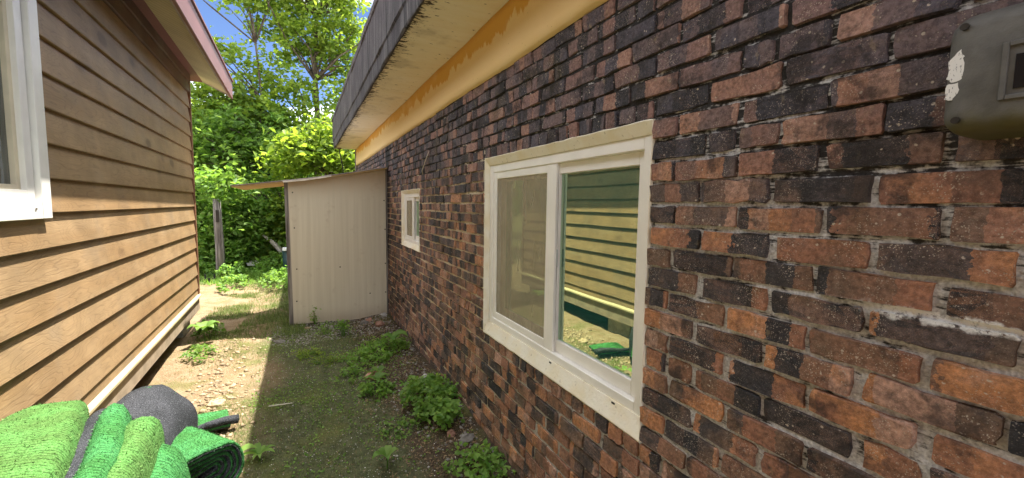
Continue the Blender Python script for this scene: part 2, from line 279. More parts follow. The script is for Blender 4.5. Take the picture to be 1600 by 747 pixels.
# ------------------------------------------------------------------ mesh helpers
def link(name, me, mat=None, parent=None, loc=None):
    o = bpy.data.objects.new(name, me); COL.objects.link(o)
    if mat and me is not None and not me.materials: me.materials.append(MAT[mat])
    if parent: o.parent = parent
    if loc is not None: o.location = loc
    return o
def mesh_np(name, V, Fc, attrs=None, smooth=False):
    V = np.asarray(V, np.float32); me = bpy.data.meshes.new(name)
    if isinstance(Fc, np.ndarray):
        k = Fc.shape[1]; n = len(Fc); me.vertices.add(len(V)); me.vertices.foreach_set('co', V.ravel())
        me.loops.add(n*k); me.loops.foreach_set('vertex_index', Fc.astype(np.int32).ravel())
        me.polygons.add(n); me.polygons.foreach_set('loop_start', np.arange(0, n*k, k, dtype=np.int32)); me.polygons.foreach_set('loop_total', np.full(n, k, np.int32))
        me.update(calc_edges=True)
    else: me.from_pydata([tuple(map(float, v)) for v in V], [], Fc); me.update()
    for an, av in (attrs or {}).items():
        at = me.attributes.new(an, 'FLOAT', 'POINT'); at.data.foreach_set('value', np.asarray(av, np.float32))
    if smooth: me.polygons.foreach_set('use_smooth', np.ones(len(me.polygons), bool))
    return me
class B:
    """collects simple solids for ONE mesh object"""
    def __init__(s): s.v = []; s.f = []
    def add(s, v, f): k = len(s.v); s.v += [tuple(q) for q in v]; s.f += [tuple(i+k for i in q) for q in f]; return s
    def box(s, x0, x1, y0, y1, z0, z1, c=0.):
        if c <= 0:
            v = [(x, y, z) for x in (x0, x1) for y in (y0, y1) for z in (z0, z1)]
            return s.add(v, [(0, 1, 3, 2), (4, 6, 7, 5), (0, 4, 5, 1), (2, 3, 7, 6), (0, 2, 6, 4), (1, 5, 7, 3)])
        v = []                                                       # chamfered box
        X, Y, Z = (x0, x1), (y0, y1), (z0, z1)
        for i in (0, 1):
            for j in (0, 1):
                for k in (0, 1):
                    dx, dy, dz = (c if i == 0 else -c), (c if j == 0 else -c), (c if k == 0 else -c)
                    v += [(X[i], Y[j]+dy, Z[k]+dz), (X[i]+dx, Y[j], Z[k]+dz), (X[i]+dx, Y[j]+dy, Z[k])]
        g = lambda i, j, k, a: 3*(i*4+j*2+k)+a
        f = []
        for i in (0, 1):
            q = [g(i, 0, 0, 0), g(i, 0, 1, 0), g(i, 1, 1, 0), g(i, 1, 0, 0)]; f.append(q if i == 0 else q[::-1])
            q = [g(0, i, 0, 1), g(1, i, 0, 1), g(1, i, 1, 1), g(0, i, 1, 1)]; f.append(q if i == 0 else q[::-1])
            q = [g(0, 0, i, 2), g(0, 1, i, 2), g(1, 1, i, 2), g(1, 0, i, 2)]; f.append(q if i == 0 else q[::-1])
        for j in (0, 1):
            for k in (0, 1):
                f.append([g(0, j, k, 1), g(1, j, k, 1), g(1, j, k, 2), g(0, j, k, 2)]); f.append([g(j, 0, k, 0), g(j, 1, k, 0), g(j, 1, k, 2), g(j, 0, k, 2)]); f.append([g(j, k, 0, 0), g(j, k, 1, 0), g(j, k, 1, 1), g(j, k, 0, 1)])
        for i in (0, 1):
            for j in (0, 1):
                for k in (0, 1): f.append([g(i, j, k, 0), g(i, j, k, 1), g(i, j, k, 2)])
        return s.add(v, f)
    def prism(s, prof, a, b, axis='y'):
        n = len(prof); mk = {'y': lambda p, t: (p[0], t, p[1]), 'x': lambda p, t: (t, p[0], p[1]), 'z': lambda p, t: (p[0], p[1], t)}[axis]
        return s.add([mk(p, a) for p in prof]+[mk(p, b) for p in prof], [tuple(range(n))[::-1], tuple(range(n, 2*n))]+[(i, (i+1) % n, n+(i+1) % n, n+i) for i in range(n)])
    def tube(s, pts, rad, n=8, cap=True):
        pts = [Vector(p) for p in pts]; rings = []
        if not hasattr(rad, '__len__'): rad = [rad]*len(pts)
        ref = Vector((0, 0, 1)) if abs((pts[-1]-pts[0]).normalized().z) < .9 else Vector((1, 0, 0))
        for i, p in enumerate(pts):
            d = (pts[min(i+1, len(pts)-1)]-pts[max(i-1, 0)]).normalized(); a_ = d.cross(ref).normalized(); b_ = d.cross(a_)
            rings.append([p+(a_*math.cos(2*PI*k/n)+b_*math.sin(2*PI*k/n))*rad[i] for k in range(n)])
        v = [q for r_ in rings for q in r_]; f = [(i*n+k, i*n+(k+1) % n, (i+1)*n+(k+1) % n, (i+1)*n+k) for i in range(len(pts)-1) for k in range(n)]
        if cap: f += [tuple(range(n))[::-1], tuple(range((len(pts)-1)*n, len(pts)*n))]
        return s.add(v, f)
    def build(s, name, mat, parent=None, smooth=False, loc=None):
        me = bpy.data.meshes.new(name); me.from_pydata(s.v, [], s.f); me.update()
        import bmesh; bm = bmesh.new(); bm.from_mesh(me); bmesh.ops.recalc_face_normals(bm, faces=bm.faces); bm.to_mesh(me); bm.free()
        if smooth: me.polygons.foreach_set('use_smooth', np.ones(len(me.polygons), bool))
        return link(name, me, mat, parent, loc)
def tag(o, label=None, cat=None, group=None, kind=None):
    for k, v in (('label', label), ('category', cat), ('group', group), ('kind', kind)):
        if v: o[k] = v
    return o
def empty(name, loc=(0, 0, 0), rz=0., label=None, cat=None, group=None):
    o = bpy.data.objects.new(name, None); COL.objects.link(o); o.location = loc; o.rotation_euler = (0, 0, rz); o.empty_display_size = .2
    return tag(o, label, cat, group)
_T = rng.random((256, 256))
def vnoise(x, y):
    x = np.asarray(x, float); y = np.asarray(y, float); xi = np.floor(x).astype(int); yi = np.floor(y).astype(int); fx = x-xi; fy = y-yi
    fx = fx*fx*(3-2*fx); fy = fy*fy*(3-2*fy); g = lambda i, j: _T[i & 255, j & 255]
    return (g(xi, yi)*(1-fx)+g(xi+1, yi)*fx)*(1-fy)+(g(xi, yi+1)*(1-fx)+g(xi+1, yi+1)*fx)*fy-.5
def proj(P):
    P = np.asarray(P, float)-np.array([0, 0, CAMZ]); z = P@np.array(fw); return 800+F*(P@np.array(rt))/z, 373.5-F*(P@np.array(up))/z, z

# ------------------------------------------------------------------ ground
def gz(x, y):
    x = np.asarray(x, float); y = np.asarray(y, float)
    h = vnoise(x*1.1+9, y*1.1+3)*.05+vnoise(x*4, y*4)*.022+vnoise(x*11, y*11)*.012+vnoise(x*27, y*27)*.007
    h = h+.05*np.exp(-((x-1.05)/.25)**2)*(y > -3)
    h = h+np.clip((y-12.5)*.10, 0, 3.5)+np.clip((y-9)*.01, 0, .05)
    return h-.012
def axis(lo, hi, step, ext): return np.unique(np.concatenate([-np.array(ext[0])[::-1], np.arange(lo, hi, step), np.array(ext[1])]))
xs = axis(-2.6, 1.6, .028, ([700, 300, 120, 50, 20, 10, 6, 4.5, 3.6, 3.], [2, 3, 5, 9, 20, 60, 150, 400, 700]))
ys = np.unique(np.concatenate([[-700, -200, -60, -20, -8, -4, -2, -1], np.arange(0, 1.6, .12), np.arange(1.6, 8., .03), np.arange(8, 15, .12), [16, 18, 20, 24, 30, 45, 80, 200, 700.]]))
X, Y = np.meshgrid(xs, ys, indexing='ij'); V = np.stack([X, Y, gz(X, Y)], -1).reshape(-1, 3)
nx, ny = len(xs), len(ys); I = (np.arange(nx-1)[:, None]*ny+np.arange(ny-1)[None]).ravel()
g = link('ground', mesh_np('ground', V, np.stack([I, I+ny, I+ny+1, I+1], 1), smooth=True), 'soil'); tag(g, kind='structure')

# ------------------------------------------------------------------ brick house
WX, CO, PER, ZT = 1.07, .0715, .21, 1.874
Y0, Y1 = -2.5, 9.34
H1 = empty('brick_house', (0, 0, 0), 0, 'dark weathered brick house with yellow band, concrete eave and white sliding windows', 'house')
OPEN = [(1.05, 2.478, ZT-16*CO, ZT), (4.17, 5.0, ZT-11*CO, ZT-3*CO+.02)]      # y0,y1,z0,z1
OPEN[1] = (4.17, 5.0, ZT-11*CO, ZT-2*CO)
ZTOP = ZT+7*CO
gy = np.unique(np.round(np.concatenate([np.arange(Y0, Y1, .03), [Y1]]+[np.array(o[:2]) for o in OPEN]), 4)); gzv = np.unique(np.round(np.concatenate([np.arange(-.2, ZTOP, .028), [ZTOP+.005]]+[np.array(o[2:]) for o in OPEN]), 4))
Yg, Zg = np.meshgrid(gy, gzv, indexing='ij'); dx = vnoise(Yg*25, Zg*25)*.006+vnoise(Yg*60, Zg*60)*.004
V = np.stack([WX+.0095+dx, Yg, Zg], -1).reshape(-1, 3); nz = len(gzv)
I = (np.arange(len(gy)-1)[:, None]*nz+np.arange(nz-1)[None]); ym = (gy[1:]+gy[:-1])/2; zm = (gzv[1:]+gzv[:-1])/2; keep = np.ones(I.shape, bool)
for (a0, a1, b0, b1) in OPEN: keep &= ~((ym[:, None] > a0) & (ym[:, None] < a1) & (zm[None] > b0) & (zm[None] < b1))
I = I[keep]; wall = link('wall', mesh_np('wall', V, np.stack([I, I+1, I+nz+1, I+nz], 1), smooth=True), 'mortar', H1)
# bricks
def brick_geo(y0, y1, z0, z1):
    L, h = y1-y0, z1-z0; j = lambda s: random.uniform(-s, s); cc = min(random.uniform(.002, .006), L*.15); pr = random.uniform(-.004, .004); mY, mZ = (y0+y1)/2, (z0+z1)/2
    fr = (.25, .5, .75); ring = [(y0, z0+cc), (y0+cc, z0)]+[(y0+L*(t_+j(.07)), z0) for t_ in fr]+[(y1-cc, z0), (y1, z0+cc), (y1, mZ+j(.01)), (y1, z1-cc), (y1-cc, z1)]+[(y1-L*(t_+j(.07)), z1) for t_ in fr]+[(y0+cc, z1), (y0, z1-cc), (y0, mZ+j(.01))]
    big = .0022 if random.random() < .8 else .0046
    ring = [(a_+j(big), b_+j(big)) for a_, b_ in ring]; tilt = j(.007); tw = j(.006); n = len(ring); v = [(WX+pr+.022, a_, b_) for a_, b_ in ring]
    for a_, b_ in ring:
        b2 = random.uniform(.0010, .0034); a_ -= math.copysign(min(b2, L*.1), a_-mY); b_ -= math.copysign(b2, b_-mZ); v.append((WX+pr+j(.0016)+tilt*(b_-mZ)/h+tw*(a_-mY)/L, a_, b_))
    f = [(k, (k+1) % n, n+(k+1) % n, n+k) for k in range(n)]+[tuple(range(n, 2*n))]
    return v, [q[::-1] for q in f]
bricks = []
def put_brick(y0, y1, z0, z1):
    for (a0, a1, b0, b1) in OPEN:
        if z0+.02 < b1 and z1-.02 > b0:
            if y0 >= a0-.005 and y1 <= a1+.005: return
            if y0 < a0 and y1 > a1: put_brick(y0, a0-.004, z0, z1); put_brick(a1+.004, y1, z0, z1); return
            if y0 < a1 < y1: y0 = a1+.004
            elif y0 < a0 < y1: y1 = a0-.004
    if y1-y0 > .028: bricks.append((y0, y1, z0, z1))
for i in range(-7, 27):
    zt = ZT-i*CO; zb = zt-CO; n = int((Y1-Y0)/PER)+2
    heads = [o for o in OPEN if abs(zb-o[3]) < .01 or abs(zt-o[2]) < .01]
    k0 = math.floor((Y0-1.05)/PER); y = 1.05+k0*PER+(.105 if i % 2 == 0 else 0)
    drift = random.uniform(-.008, .008)
    while y < Y1-.03:
        a_ = y+drift+random.uniform(-.006, .006)+.0068; b_ = y+PER+drift+random.uniform(-.006, .006)-.0068
        jz = random.uniform(-.0025, .0025); z_0, z_1 = zb+.0052+jz+random.uniform(-.002, .002), zt-.0052+jz+random.uniform(-.002, .002)
        b_ = min(b_, Y1); segs = [(a_, b_)]
        for o in heads:
            hs = []
            for (p_, q_) in segs:
                if q_ <= o[0] or p_ >= o[1]: hs.append((p_, q_)); continue
                if p_ < o[0]: hs.append((p_, o[0]-.006))
                if q_ > o[1]: hs.append((o[1]+.006, q_))
            segs = hs
        for (p_, q_) in segs:
            if q_-p_ > .12 and random.random() < .05: c_ = p_+(q_-p_)*random.uniform(.4, .6); put_brick(p_, c_-.006, z_0, z_1); put_brick(c_+.006, q_, z_0, z_1)
            else: put_brick(p_, q_, z_0, z_1)
        y += PER
    for o in heads:
        w = .084; n = int((o[1]-o[0])/w); w = (o[1]-o[0])/n
        for k in range(n): bricks.append((o[0]+k*w+.006+random.uniform(-.002, .002), o[0]+(k+1)*w-.006, zb+.005+random.uniform(-.003, .003), zt-.005))
def vis_area(b):
    P = [(WX, b[0], b[2]), (WX, b[1], b[2]), (WX, b[1], b[3]), (WX, b[0], b[3])]; x, y, z = proj(P)
    if z.min() < .05: return 0
    x = np.clip(x, 0, 1600); y = np.clip(y, 0, 747)
    return abs(sum(x[i]*y[(i+1) % 4]-x[(i+1) % 4]*y[i] for i in range(4)))/2
bricks.sort(key=vis_area, reverse=True)
def bmeshdata(lst, name):
    V, Fc, bu, br, bl = [], [], [], [], []
    for b in lst:
        v, f = brick_geo(*b); k = len(V); V += v; Fc += [tuple(i+k for i in q) for q in f]; r_ = random.random(); ln = random.choice((1.2, 1.8, 2.2, 2.8, 3.2, 3.6))*(b[1]-b[0])/.194
        bu += [(q[1]-b[0])/(b[1]-b[0]) for q in v]; br += [r_]*len(v); bl += [max(ln, .6)]*len(v)
    return mesh_np(name, V, Fc, {'bu': bu, 'br': br, 'bl': bl})
for b in bricks[:300]: link('brick', bmeshdata([b], 'brick'), 'brick', wall)
o = link('far_bricks', bmeshdata(bricks[300:], 'far_bricks'), 'brick', wall); tag(o, kind='stuff')
# hollow body of the house
B().box(4.6, 4.7, Y0, Y1, -.1, 2.7).build('back_wall', 'room_paint', H1)
B().box(1.10, 4.6, Y1-.0, Y1+.02, -.1, 2.7).build('end_wall', 'room_paint', H1)
B().box(1.10, 4.6, Y0-.02, Y0, -.1, 2.7).build('end_wall', 'room_paint', H1)
B().box(2.6, 2.64, Y0, Y1, -.1, 2.7).build('partition_wall', 'room_paint', H1)
B().box(1.10, 2.6, 3.2, 3.24, -.1, 2.7).build('partition_wall', 'room_paint', H1)
# corner board at the far end
B().box(1.035, 1.10, Y1+.02, Y1+.10, 1.9, 2.715, .006).build('corner_board', 'weathered_wood', H1)
# yellow band: a slightly wavy slab
def wavy(x, y0, y1, z0, z1, amp, nyy, nzz, back):
    yy = np.linspace(y0, y1, nyy); zz_ = np.linspace(z0, z1, nzz); A, Bz = np.meshgrid(yy, zz_, indexing='ij')
    D = vnoise(A*1.5+31, Bz*3)*amp*2+vnoise(A*6, Bz*6)*amp
    Zw = Bz+(vnoise(A*2.5+77, Bz*0)*.010+vnoise(A*9, Bz*0+5)*.006)*(Bz == z0)
    V = np.concatenate([np.stack([x+D, A, Zw], -1).reshape(-1, 3), np.stack([x*0+back+D*0, A, Zw], -1).reshape(-1, 3)])
    n = nyy*nzz; I = (np.arange(nyy-1)[:, None]*nzz+np.arange(nzz-1)[None]).ravel(); Fq = [np.stack([I, I+1, I+nzz+1, I+nzz], 1)]
    k = np.arange(nyy-1)*nzz; Fq.append(np.stack([k, k+nzz, k+nzz+n, k+n], 1)); k2 = k+nzz-1; Fq.append(np.stack([k2, k2+n, k2+nzz+n, k2+nzz], 1))
    for e in (0, (nyy-1)*nzz): q = e+np.arange(nzz-1); Fq.append(np.stack([q, q+1, q+1+n, q+n], 1))
    return V, np.concatenate(Fq)
V, Fq = wavy(1.052, Y0, Y1+.02, ZTOP+.002, 2.722, .006, 200, 7, 1.2); link('painted_band', mesh_np('painted_band', V, Fq, smooth=False), 'yellow_paint', H1)
# roof slab: soffit + upstand
EX = .615
sl_ = B().box(EX+.05, 4.9, Y0-.3, Y1+.07, 2.735, 2.85); rf = sl_.build('roof', 'soffit_concrete', H1)
yy = np.linspace(Y0-.3, Y1+.07, 260); xx = np.linspace(EX+.012, 1.2, 12); A, Bx = np.meshgrid(yy, xx, indexing='ij'); Z = 2.712+vnoise(A*2, Bx*3)*.012+vnoise(A*9, Bx*9)*.006-.03*np.clip((EX+.12-Bx)/.1, 0, 1)*0
I = (np.arange(259)[:, None]*12+np.arange(11)[None]).ravel(); link('soffit', mesh_np('soffit', np.stack([Bx, A, Z], -1).reshape(-1, 3), np.stack([I, I+12, I+13, I+1], 1), smooth=True), 'soffit_concrete', rf)
prof = [(EX+.022, 2.700), (EX+.008, 2.698), (EX+.001, 2.71), (EX, 2.83), (EX-.012, 2.845), (EX-.012, 3.24), (EX-.022, 3.25), (EX-.022, 3.31), (EX+.10, 3.32), (EX+.10, 2.86), (EX+.022, 2.86)]
yy = np.linspace(Y0-.3, Y1+.09, 240); n = len(prof); V = []
for k, y in enumerate(yy):
    for (px, pz) in prof: V.append((px+float(vnoise(y*3+px*50, pz*4))*.010+float(vnoise(y*14, pz*11+px*90))*.005, y, pz+float(vnoise(y*2.2+px*40, 3.))*.014+float(vnoise(y*12, 7.))*.005))
Fc = [(k*n+i, k*n+(i+1) % n, (k+1)*n+(i+1) % n, (k+1)*n+i) for k in range(239) for i in range(n)]+[tuple(range(n)), tuple(range(239*n, 240*n))[::-1]]
link('fascia', mesh_np('fascia', V, Fc), 'fascia_concrete', rf)
B().tube([(EX+.10, 9.25, 2.715), (EX+.10, 9.25, 2.66), (EX+.13, 9.22, 2.5), (EX+.16, 9.2, 2.3), (EX+.18, 9.2, 2.0)], .012, 6).build('drain_cable', 'cable_black', H1)
B().tube([(EX+.10, 9.25, 2.725), (EX+.10, 9.25, 2.685)], [.05, .035], 10).build('drain_cup', 'stone_tan', H1)
# windows of the brick house
def brick_window(op, splits, hb, sb, name):
    y0, y1, z0, z1 = op; fx = WX+.028
    w = empty(name); w.parent = H1
    zt, zb = z1-hb, z0+sb; e = .014
    # plaster: head band, far jamb, near jamb, sloping sill
    def band(nm, quad, back, cnt):       # quad: outer edge a->b on brick plane, inner edge a->b ; ragged outer edge
        (oa, ob), (ia, ib) = quad; V = []; Fc = []
        for k in range(cnt+1):
            t_ = k/cnt; po = Vector(oa).lerp(Vector(ob), t_); pi_ = Vector(ia).lerp(Vector(ib), t_); d = (po-pi_); d.x = 0; d.normalize()
            po = po+d*(float(vnoise(t_*cnt*.5+oa[1]*9, oa[2]*31+ob[2]*7))*.008); mid = po.lerp(pi_, .12); mid.x = WX-.004
            V += [po+Vector((.016, 0, 0)), po.lerp(pi_, .03)+Vector((-.001, 0, 0)), mid, pi_, Vector((back, pi_.y, pi_.z)), Vector((back, po.y, po.z))]
        for k in range(cnt):
            for i in range(6): Fc.append((k*6+i, k*6+(i+1) % 6, k*6+6+(i+1) % 6, k*6+6+i))
        Fc += [tuple(range(6)), tuple(range(cnt*6, cnt*6+6))[::-1]]
        me = mesh_np(nm, V, Fc); import bmesh; bm = bmesh.new(); bm.from_mesh(me); bmesh.ops.recalc_face_normals(bm, faces=bm.faces); bm.to_mesh(me); bm.free(); return link(nm, me, 'plaster_cream', w)
    c1 = int((y1-y0)/.035); c2 = int((z1-z0)/.035); g_ = .006
    band('head_plaster', (((WX, y0-g_, z1+g_), (WX, y1+g_, z1+g_)), ((fx-.006, y0+e, zt), (fx-.006, y1-e, zt))), WX+.1, c1)
    band('sill', (((WX, y0-g_, z0-g_), (WX, y1+g_, z0-g_)), ((fx-.006, y0+e, zb), (fx-.006, y1-e, zb))), WX+.1, c1)
    for (ya, yb) in ((y1+g_, y1-e), (y0-g_, y0+e)): band('jamb_plaster', (((WX, ya, z0), (WX, ya, z1)), ((fx-.006, yb, zb), (fx-.006, yb, zt))), WX+.1, c2)
    y0 += e; y1 -= e; ft = splits['frame']; d1 = fx+.075
    fr = B()
    fr.box(fx, d1, y0, y0+ft, zb, zt, .003); fr.box(fx, d1, y1-ft, y1, zb, zt, .003); fr.box(fx+.0015, d1, y0+ft, y1-ft, zt-ft, zt, .003); fr.box(fx+.0015, d1, y0+ft, y1-ft, zb, zb+ft*.8, .003)
    fr.build('frame', 'pvc_white', w)
    # screen sash (far half), glazed sash (near half), both inside the frame
    m0, m1 = splits['mid']; sw = splits['sash']; zi0, zi1 = zb+ft*.8, zt-ft
    def sash(nm, ya, yb, x0, x1, wl, wr, wt, wb, mat='pvc_white'):
        q = B(); q.box(x0, x1, ya, ya+wl, zi0, zi1, .003); q.box(x0, x1, yb-wr, yb, zi0, zi1, .003); q.box(x0+.0015, x1-.001, ya+wl, yb-wr, zi1-wt, zi1, .003); q.box(x0+.0015, x1-.001, ya+wl, yb-wr, zi0, zi0+wb, .003)
        return q.build(nm, mat, w)
    sash('screen_sash', m0, y1-ft, fx+.006, fx+.022, m1-m0, sw, sw, sw)
    B().box(fx+.013, fx+.0145, m1, y1-ft-sw, zi0+sw, zi1-sw).build('screen', 'insect_screen', w)
    sash('sash', y0+ft, m0+.035, fx+.026, fx+.056, sw*1.1, .035, sw*1.2, sw*1.5)
    B().box(fx+.040, fx+.044, y0+ft+sw*1.1, m0, zi0+sw*1.5, zi1-sw*1.2).build('pane', 'glass_teal', w)
    sash('rear_sash', m0, y1-ft, fx+.060, fx+.074, .05, sw*1.5, sw*1.4, sw*1.6, 'pvc_cream')
    B().box(fx+.066, fx+.069, m0+.05, y1-ft-sw*1.5, zi0+sw*1.6, zi1-sw*1.4).build('pane', 'glass_teal', w)
    # inner window behind: seen through the tinted glass
    q = B(); xi = fx+.13
    q.box(xi, xi+.04, y0, y0+.09, zb, zt); q.box(xi, xi+.04, y1-.09, y1, zb, zt); q.box(xi, xi+.04, y0+.09, y1-.09, zt-.07, zt); q.box(xi, xi+.04, y0+.09, y1-.09, zb, zb+.09); q.box(xi+.002, xi+.04, m0-.02, m0+.05, zb+.09, zt-.07)
    q.build('inner_frame', 'teal_frame', w)
    B().box(WX+.101, xi+.05, y0-.06, y1+.06, zb-.05, zb).build('inner_sill', 'teal_frame', w)
    if splits.get('handle'):
        h = B(); hz = zb+.50*(zt-zb); h.box(fx+.018, fx+.0255, m0-.005, m0+.02, hz-.045, hz+.045, .003); h.box(fx+.010, fx+.018, m0+.002, m0+.014, hz-.02, hz+.02, .003); h.build('handle', 'pvc_grey', w)
        for yy_ in (m0-.02, y0+.14): B().box(fx-.012, fx-.004, yy_, yy_+.018, zb-.012, zb-.006).build('drain_slot', 'screw_dark', w)
brick_window(OPEN[0], dict(frame=.048, mid=(1.690, 1.775), sash=.042, handle=True), .042, .075, 'sliding_window')
brick_window(OPEN[1], dict(frame=.045, mid=(4.55, 4.62), sash=.035), .035, .05, 'small_window')
B().tube([(WX-.002, 4.02, 1.88), (WX-.02, 3.98, 1.90), (WX-.03, 3.80, 2.0), (WX-.02, 3.74, 2.06)], .0035, 6).build('wire_stub', 'lath_pale', H1)

# ------------------------------------------------------------------ wood sided house
LH = empty('siding_house', (-1.228, 6.45, 0), .0235, 'small house clad in brown wood-pattern lap siding with a metal roof edge', 'house')
LY = -9.0
pm = B().prism([(.0, 0), (.0265, 0), (.028, .004), (.0065, .1735+.02), (0., .1735+.02)], LY, -.03); pl0 = None
zbot = [2.892-.1735*k for k in range(1, 15)]
for k, z in enumerate(zbot):
    if z < 2.60 and z+.1735 > 1.53:
        for (p_, q_) in ((-3.61, -.03), (LY, -4.99)): B().prism([(.0, 0), (.0265, 0), (.028, .004), (.0065, .1935), (0., .1935)], p_, q_).build('plank', 'siding_wood', LH, loc=(0, 0, z))
    elif pl0 is None: pl0 = pm.build('plank', 'siding_wood', LH, loc=(0, 0, z))
    else: o = pl0.copy(); COL.objects.link(o); o.parent = LH; o.location = (0, 0, z)
B().prism([(.0, .386), (.0195, .386), (.021, .39), (.014, .4635+.012), (0., .4635+.012)], LY, -.03).build('plank', 'siding_wood', LH)
B().box(0, .030, LY, -.03, 2.905, 3.02, .004).build('frieze_board', 'frieze_wood', LH); B().box(0, .045, LY, -.03, 3.022, 3.20, .004).build('frieze_board', 'frieze_wood', LH)
B().box(-.05, .034, -.03, .02, .386, 3.19, .004).build('corner_trim', 'trim_brown', LH)
B().prism([(-.02, .384), (-.02, .345), (.045, .345), (.045, .362), (.028, .384)], LY, .04).build('drip_trim', 'trim_cream', LH)
B().box(-.06, .022, LY, .035, .175, .343, .004).build('floor_beam', 'beam_tan', LH)
body = B(); body.box(-3.6, -.002, LY, -.5, .18, 3.2); body.box(-3.6, -.002, -.5, -.002, .18, 3.2) if 0 else None
B().box(-3.6, -.01, LY, -.01, .18, .30).build('floor', 'dark_void', LH)
B().box(-.03, -.004, LY, -3.51-1.45, .30, 3.2).build('wall', 'frieze_wood', LH); B().box(-.03, -.004, -3.55, -.01, .30, 3.2).build('wall', 'frieze_wood', LH)
B().box(-.03, -.004, -3.51-1.45, -3.55, .30, 1.5).build('wall', 'frieze_wood', LH); B().box(-.03, -.004, -3.51-1.45, -3.55, 2.59, 3.2).build('wall', 'frieze_wood', LH)
B().box(-3.6, -.03, -.03, -.005, .30, 3.6).build('wall', 'frieze_wood', LH); B().box(-3.6, -.03, LY, LY+.03, .30, 3.6).build('wall', 'frieze_wood', LH); B().box(-3.63, -3.6, LY, 0, .30, 3.6).build('wall', 'frieze_wood', LH)
for y in (-.36, -2.6, -4.9, -7.2): B().box(-.36, -.05, y-.2, y+.2, -.1, .176, .008).build('concrete_block', 'concrete_block', LH)
for y in (-1.4, -3.7): B().box(-2.4, -2.0, y-.2, y+.2, -.1, .176, .008).build('concrete_block', 'concrete_block', LH)
# roof: sloping soffit, fascia; the edge swings out a little towards the far end
xo0, xo1, zo = .335, .395, 2.985; ye = .30
def edge(y): return xo0+(xo1-xo0)*(y-LY)/(ye-LY)
rfl = empty('roof'); rfl.parent = LH
V = []
for y in (LY-.2, ye-.02):
    x = edge(y); V += [(-.02, y, 3.185), (x, y, zo+.012), (x, y, zo+.05), (-.02, y, 3.24)]
B().add(V, [(0, 1, 5, 4), (1, 2, 6, 5), (2, 3, 7, 6), (3, 0, 4, 7), (0, 3, 2, 1), (4, 5, 6, 7)]).build('soffit', 'vinyl_soffit', rfl)
def strip(nm, pf, mat, y0=LY-.2, y1=ye):
    V = []
    for y in (y0, y1): V += [(edge(y)+px, y, pz) for px, pz in pf]
    n = len(pf); return B().add(V, [tuple(range(n)), tuple(range(n, 2*n))]+[(i, (i+1) % n, n+(i+1) % n, n+i) for i in range(n)]).build(nm, mat, rfl)
strip('fascia_edge', [(.0005, zo-.02), (.022, zo-.02), (.022, zo+.17), (.0005, zo+.17)], 'edge_grey', y1=ye-.004)
strip('fascia', [(.0235, zo-.035), (.04, zo-.035), (.046, zo-.03), (.046, zo+.185), (.0235, zo+.185)], 'roof_metal')
strip('drip_edge', [(.0235, zo+.187), (.062, zo+.187), (.062, zo+.205), (-.25, zo+.29), (-.25, zo+.27), (.0235, zo+.195)], 'roof_metal')
V = []
for y in (LY-.2, ye): V += [(edge(y)+.02, y, zo+.19), (-1.8, y, zo+.88), (-4., y, zo+.1), (-4., y, zo+.05), (edge(y), y, zo+.14)]
B().add(V, [(0, 1, 6, 5), (1, 2, 7, 6), (2, 3, 8, 7), (3, 4, 9, 8), (4, 0, 5, 9), (0, 4, 3, 2, 1), (5, 6, 7, 8, 9)]).build('roof_sheet', 'roof_metal', rfl)
V = []
for y in (ye-.03, ye-.004): V += [(edge(y), y, zo+.0), (edge(y), y, zo+.17), (-.02, y, 3.30), (-.02, y, 3.185)]
B().add(V, [(0, 1, 2, 3), (4, 5, 6, 7), (0, 1, 5, 4), (1, 2, 6, 5), (2, 3, 7, 6), (3, 0, 4, 7)]).build('gable_fascia', 'edge_grey', rfl)
# window of the wood house
lw = empty('window'); lw.parent = LH
ya, yb, za, zb_ = -5.0, -3.60, 1.478, 2.62
q = B(); cw = .085
q.box(.0, .042, yb-cw, yb, za, zb_, .003); q.box(.0, .042, ya, ya+cw, za, zb_, .003); q.box(.0, .0405, ya+cw, yb-cw, za, za+cw, .003); q.box(.0, .0405, ya+cw, yb-cw, zb_-cw, zb_, .003); q.build('casing', 'pvc_white', lw)
q = B(); i0, i1, j0, j1 = ya+cw+.004, yb-cw-.022, za+cw+.002, zb_-cw-.002
for (s_, d_, mat, nm) in ((.060, .026, 'pvc_white', 'sash'), (.028, .006, 'pvc_cream', 'sash_bead')):
    q = B(); q.box(-.03, d_, i1-s_, i1, j0, j1, .002); q.box(-.03, d_, i0, i0+s_, j0, j1, .002); q.box(-.03, d_-.001, i0+s_, i1-s_, j0, j0+s_*.8, .002); q.box(-.03, d_-.001, i0+s_, i1-s_, j1-s_*.8, j1, .002); q.build(nm, mat, lw)
    i0 += s_; i1 -= s_; j0 += s_*.8; j1 -= s_*.8
B().box(-.04, .002, yb-cw-.024, yb-cw, za+cw, zb_-cw).build('track', 'pvc_grey', lw)
B().box(-.018, -.014, i0, i1, j0, j1).build('pane', 'glass_plain', lw)
B().box(.0425, .0435, yb-cw-.07, yb-cw-.055, za+.045, za+.052).build('drain_slot', 'screw_dark', lw)
V = []; Fc = []; nn = 160
for k in range(nn+1):
    y = ya+.02+(yb-ya-.04)*k/nn; x = -.13+.025*math.sin(k*.85)+.012*math.sin(k*2.1+1); V += [(x, y, za-.1), (x, y, zb_)]
for k in range(nn): Fc.append((2*k, 2*k+2, 2*k+3, 2*k+1))
link('curtain', mesh_np('curtain', V, Fc, smooth=True), 'curtain', lw)

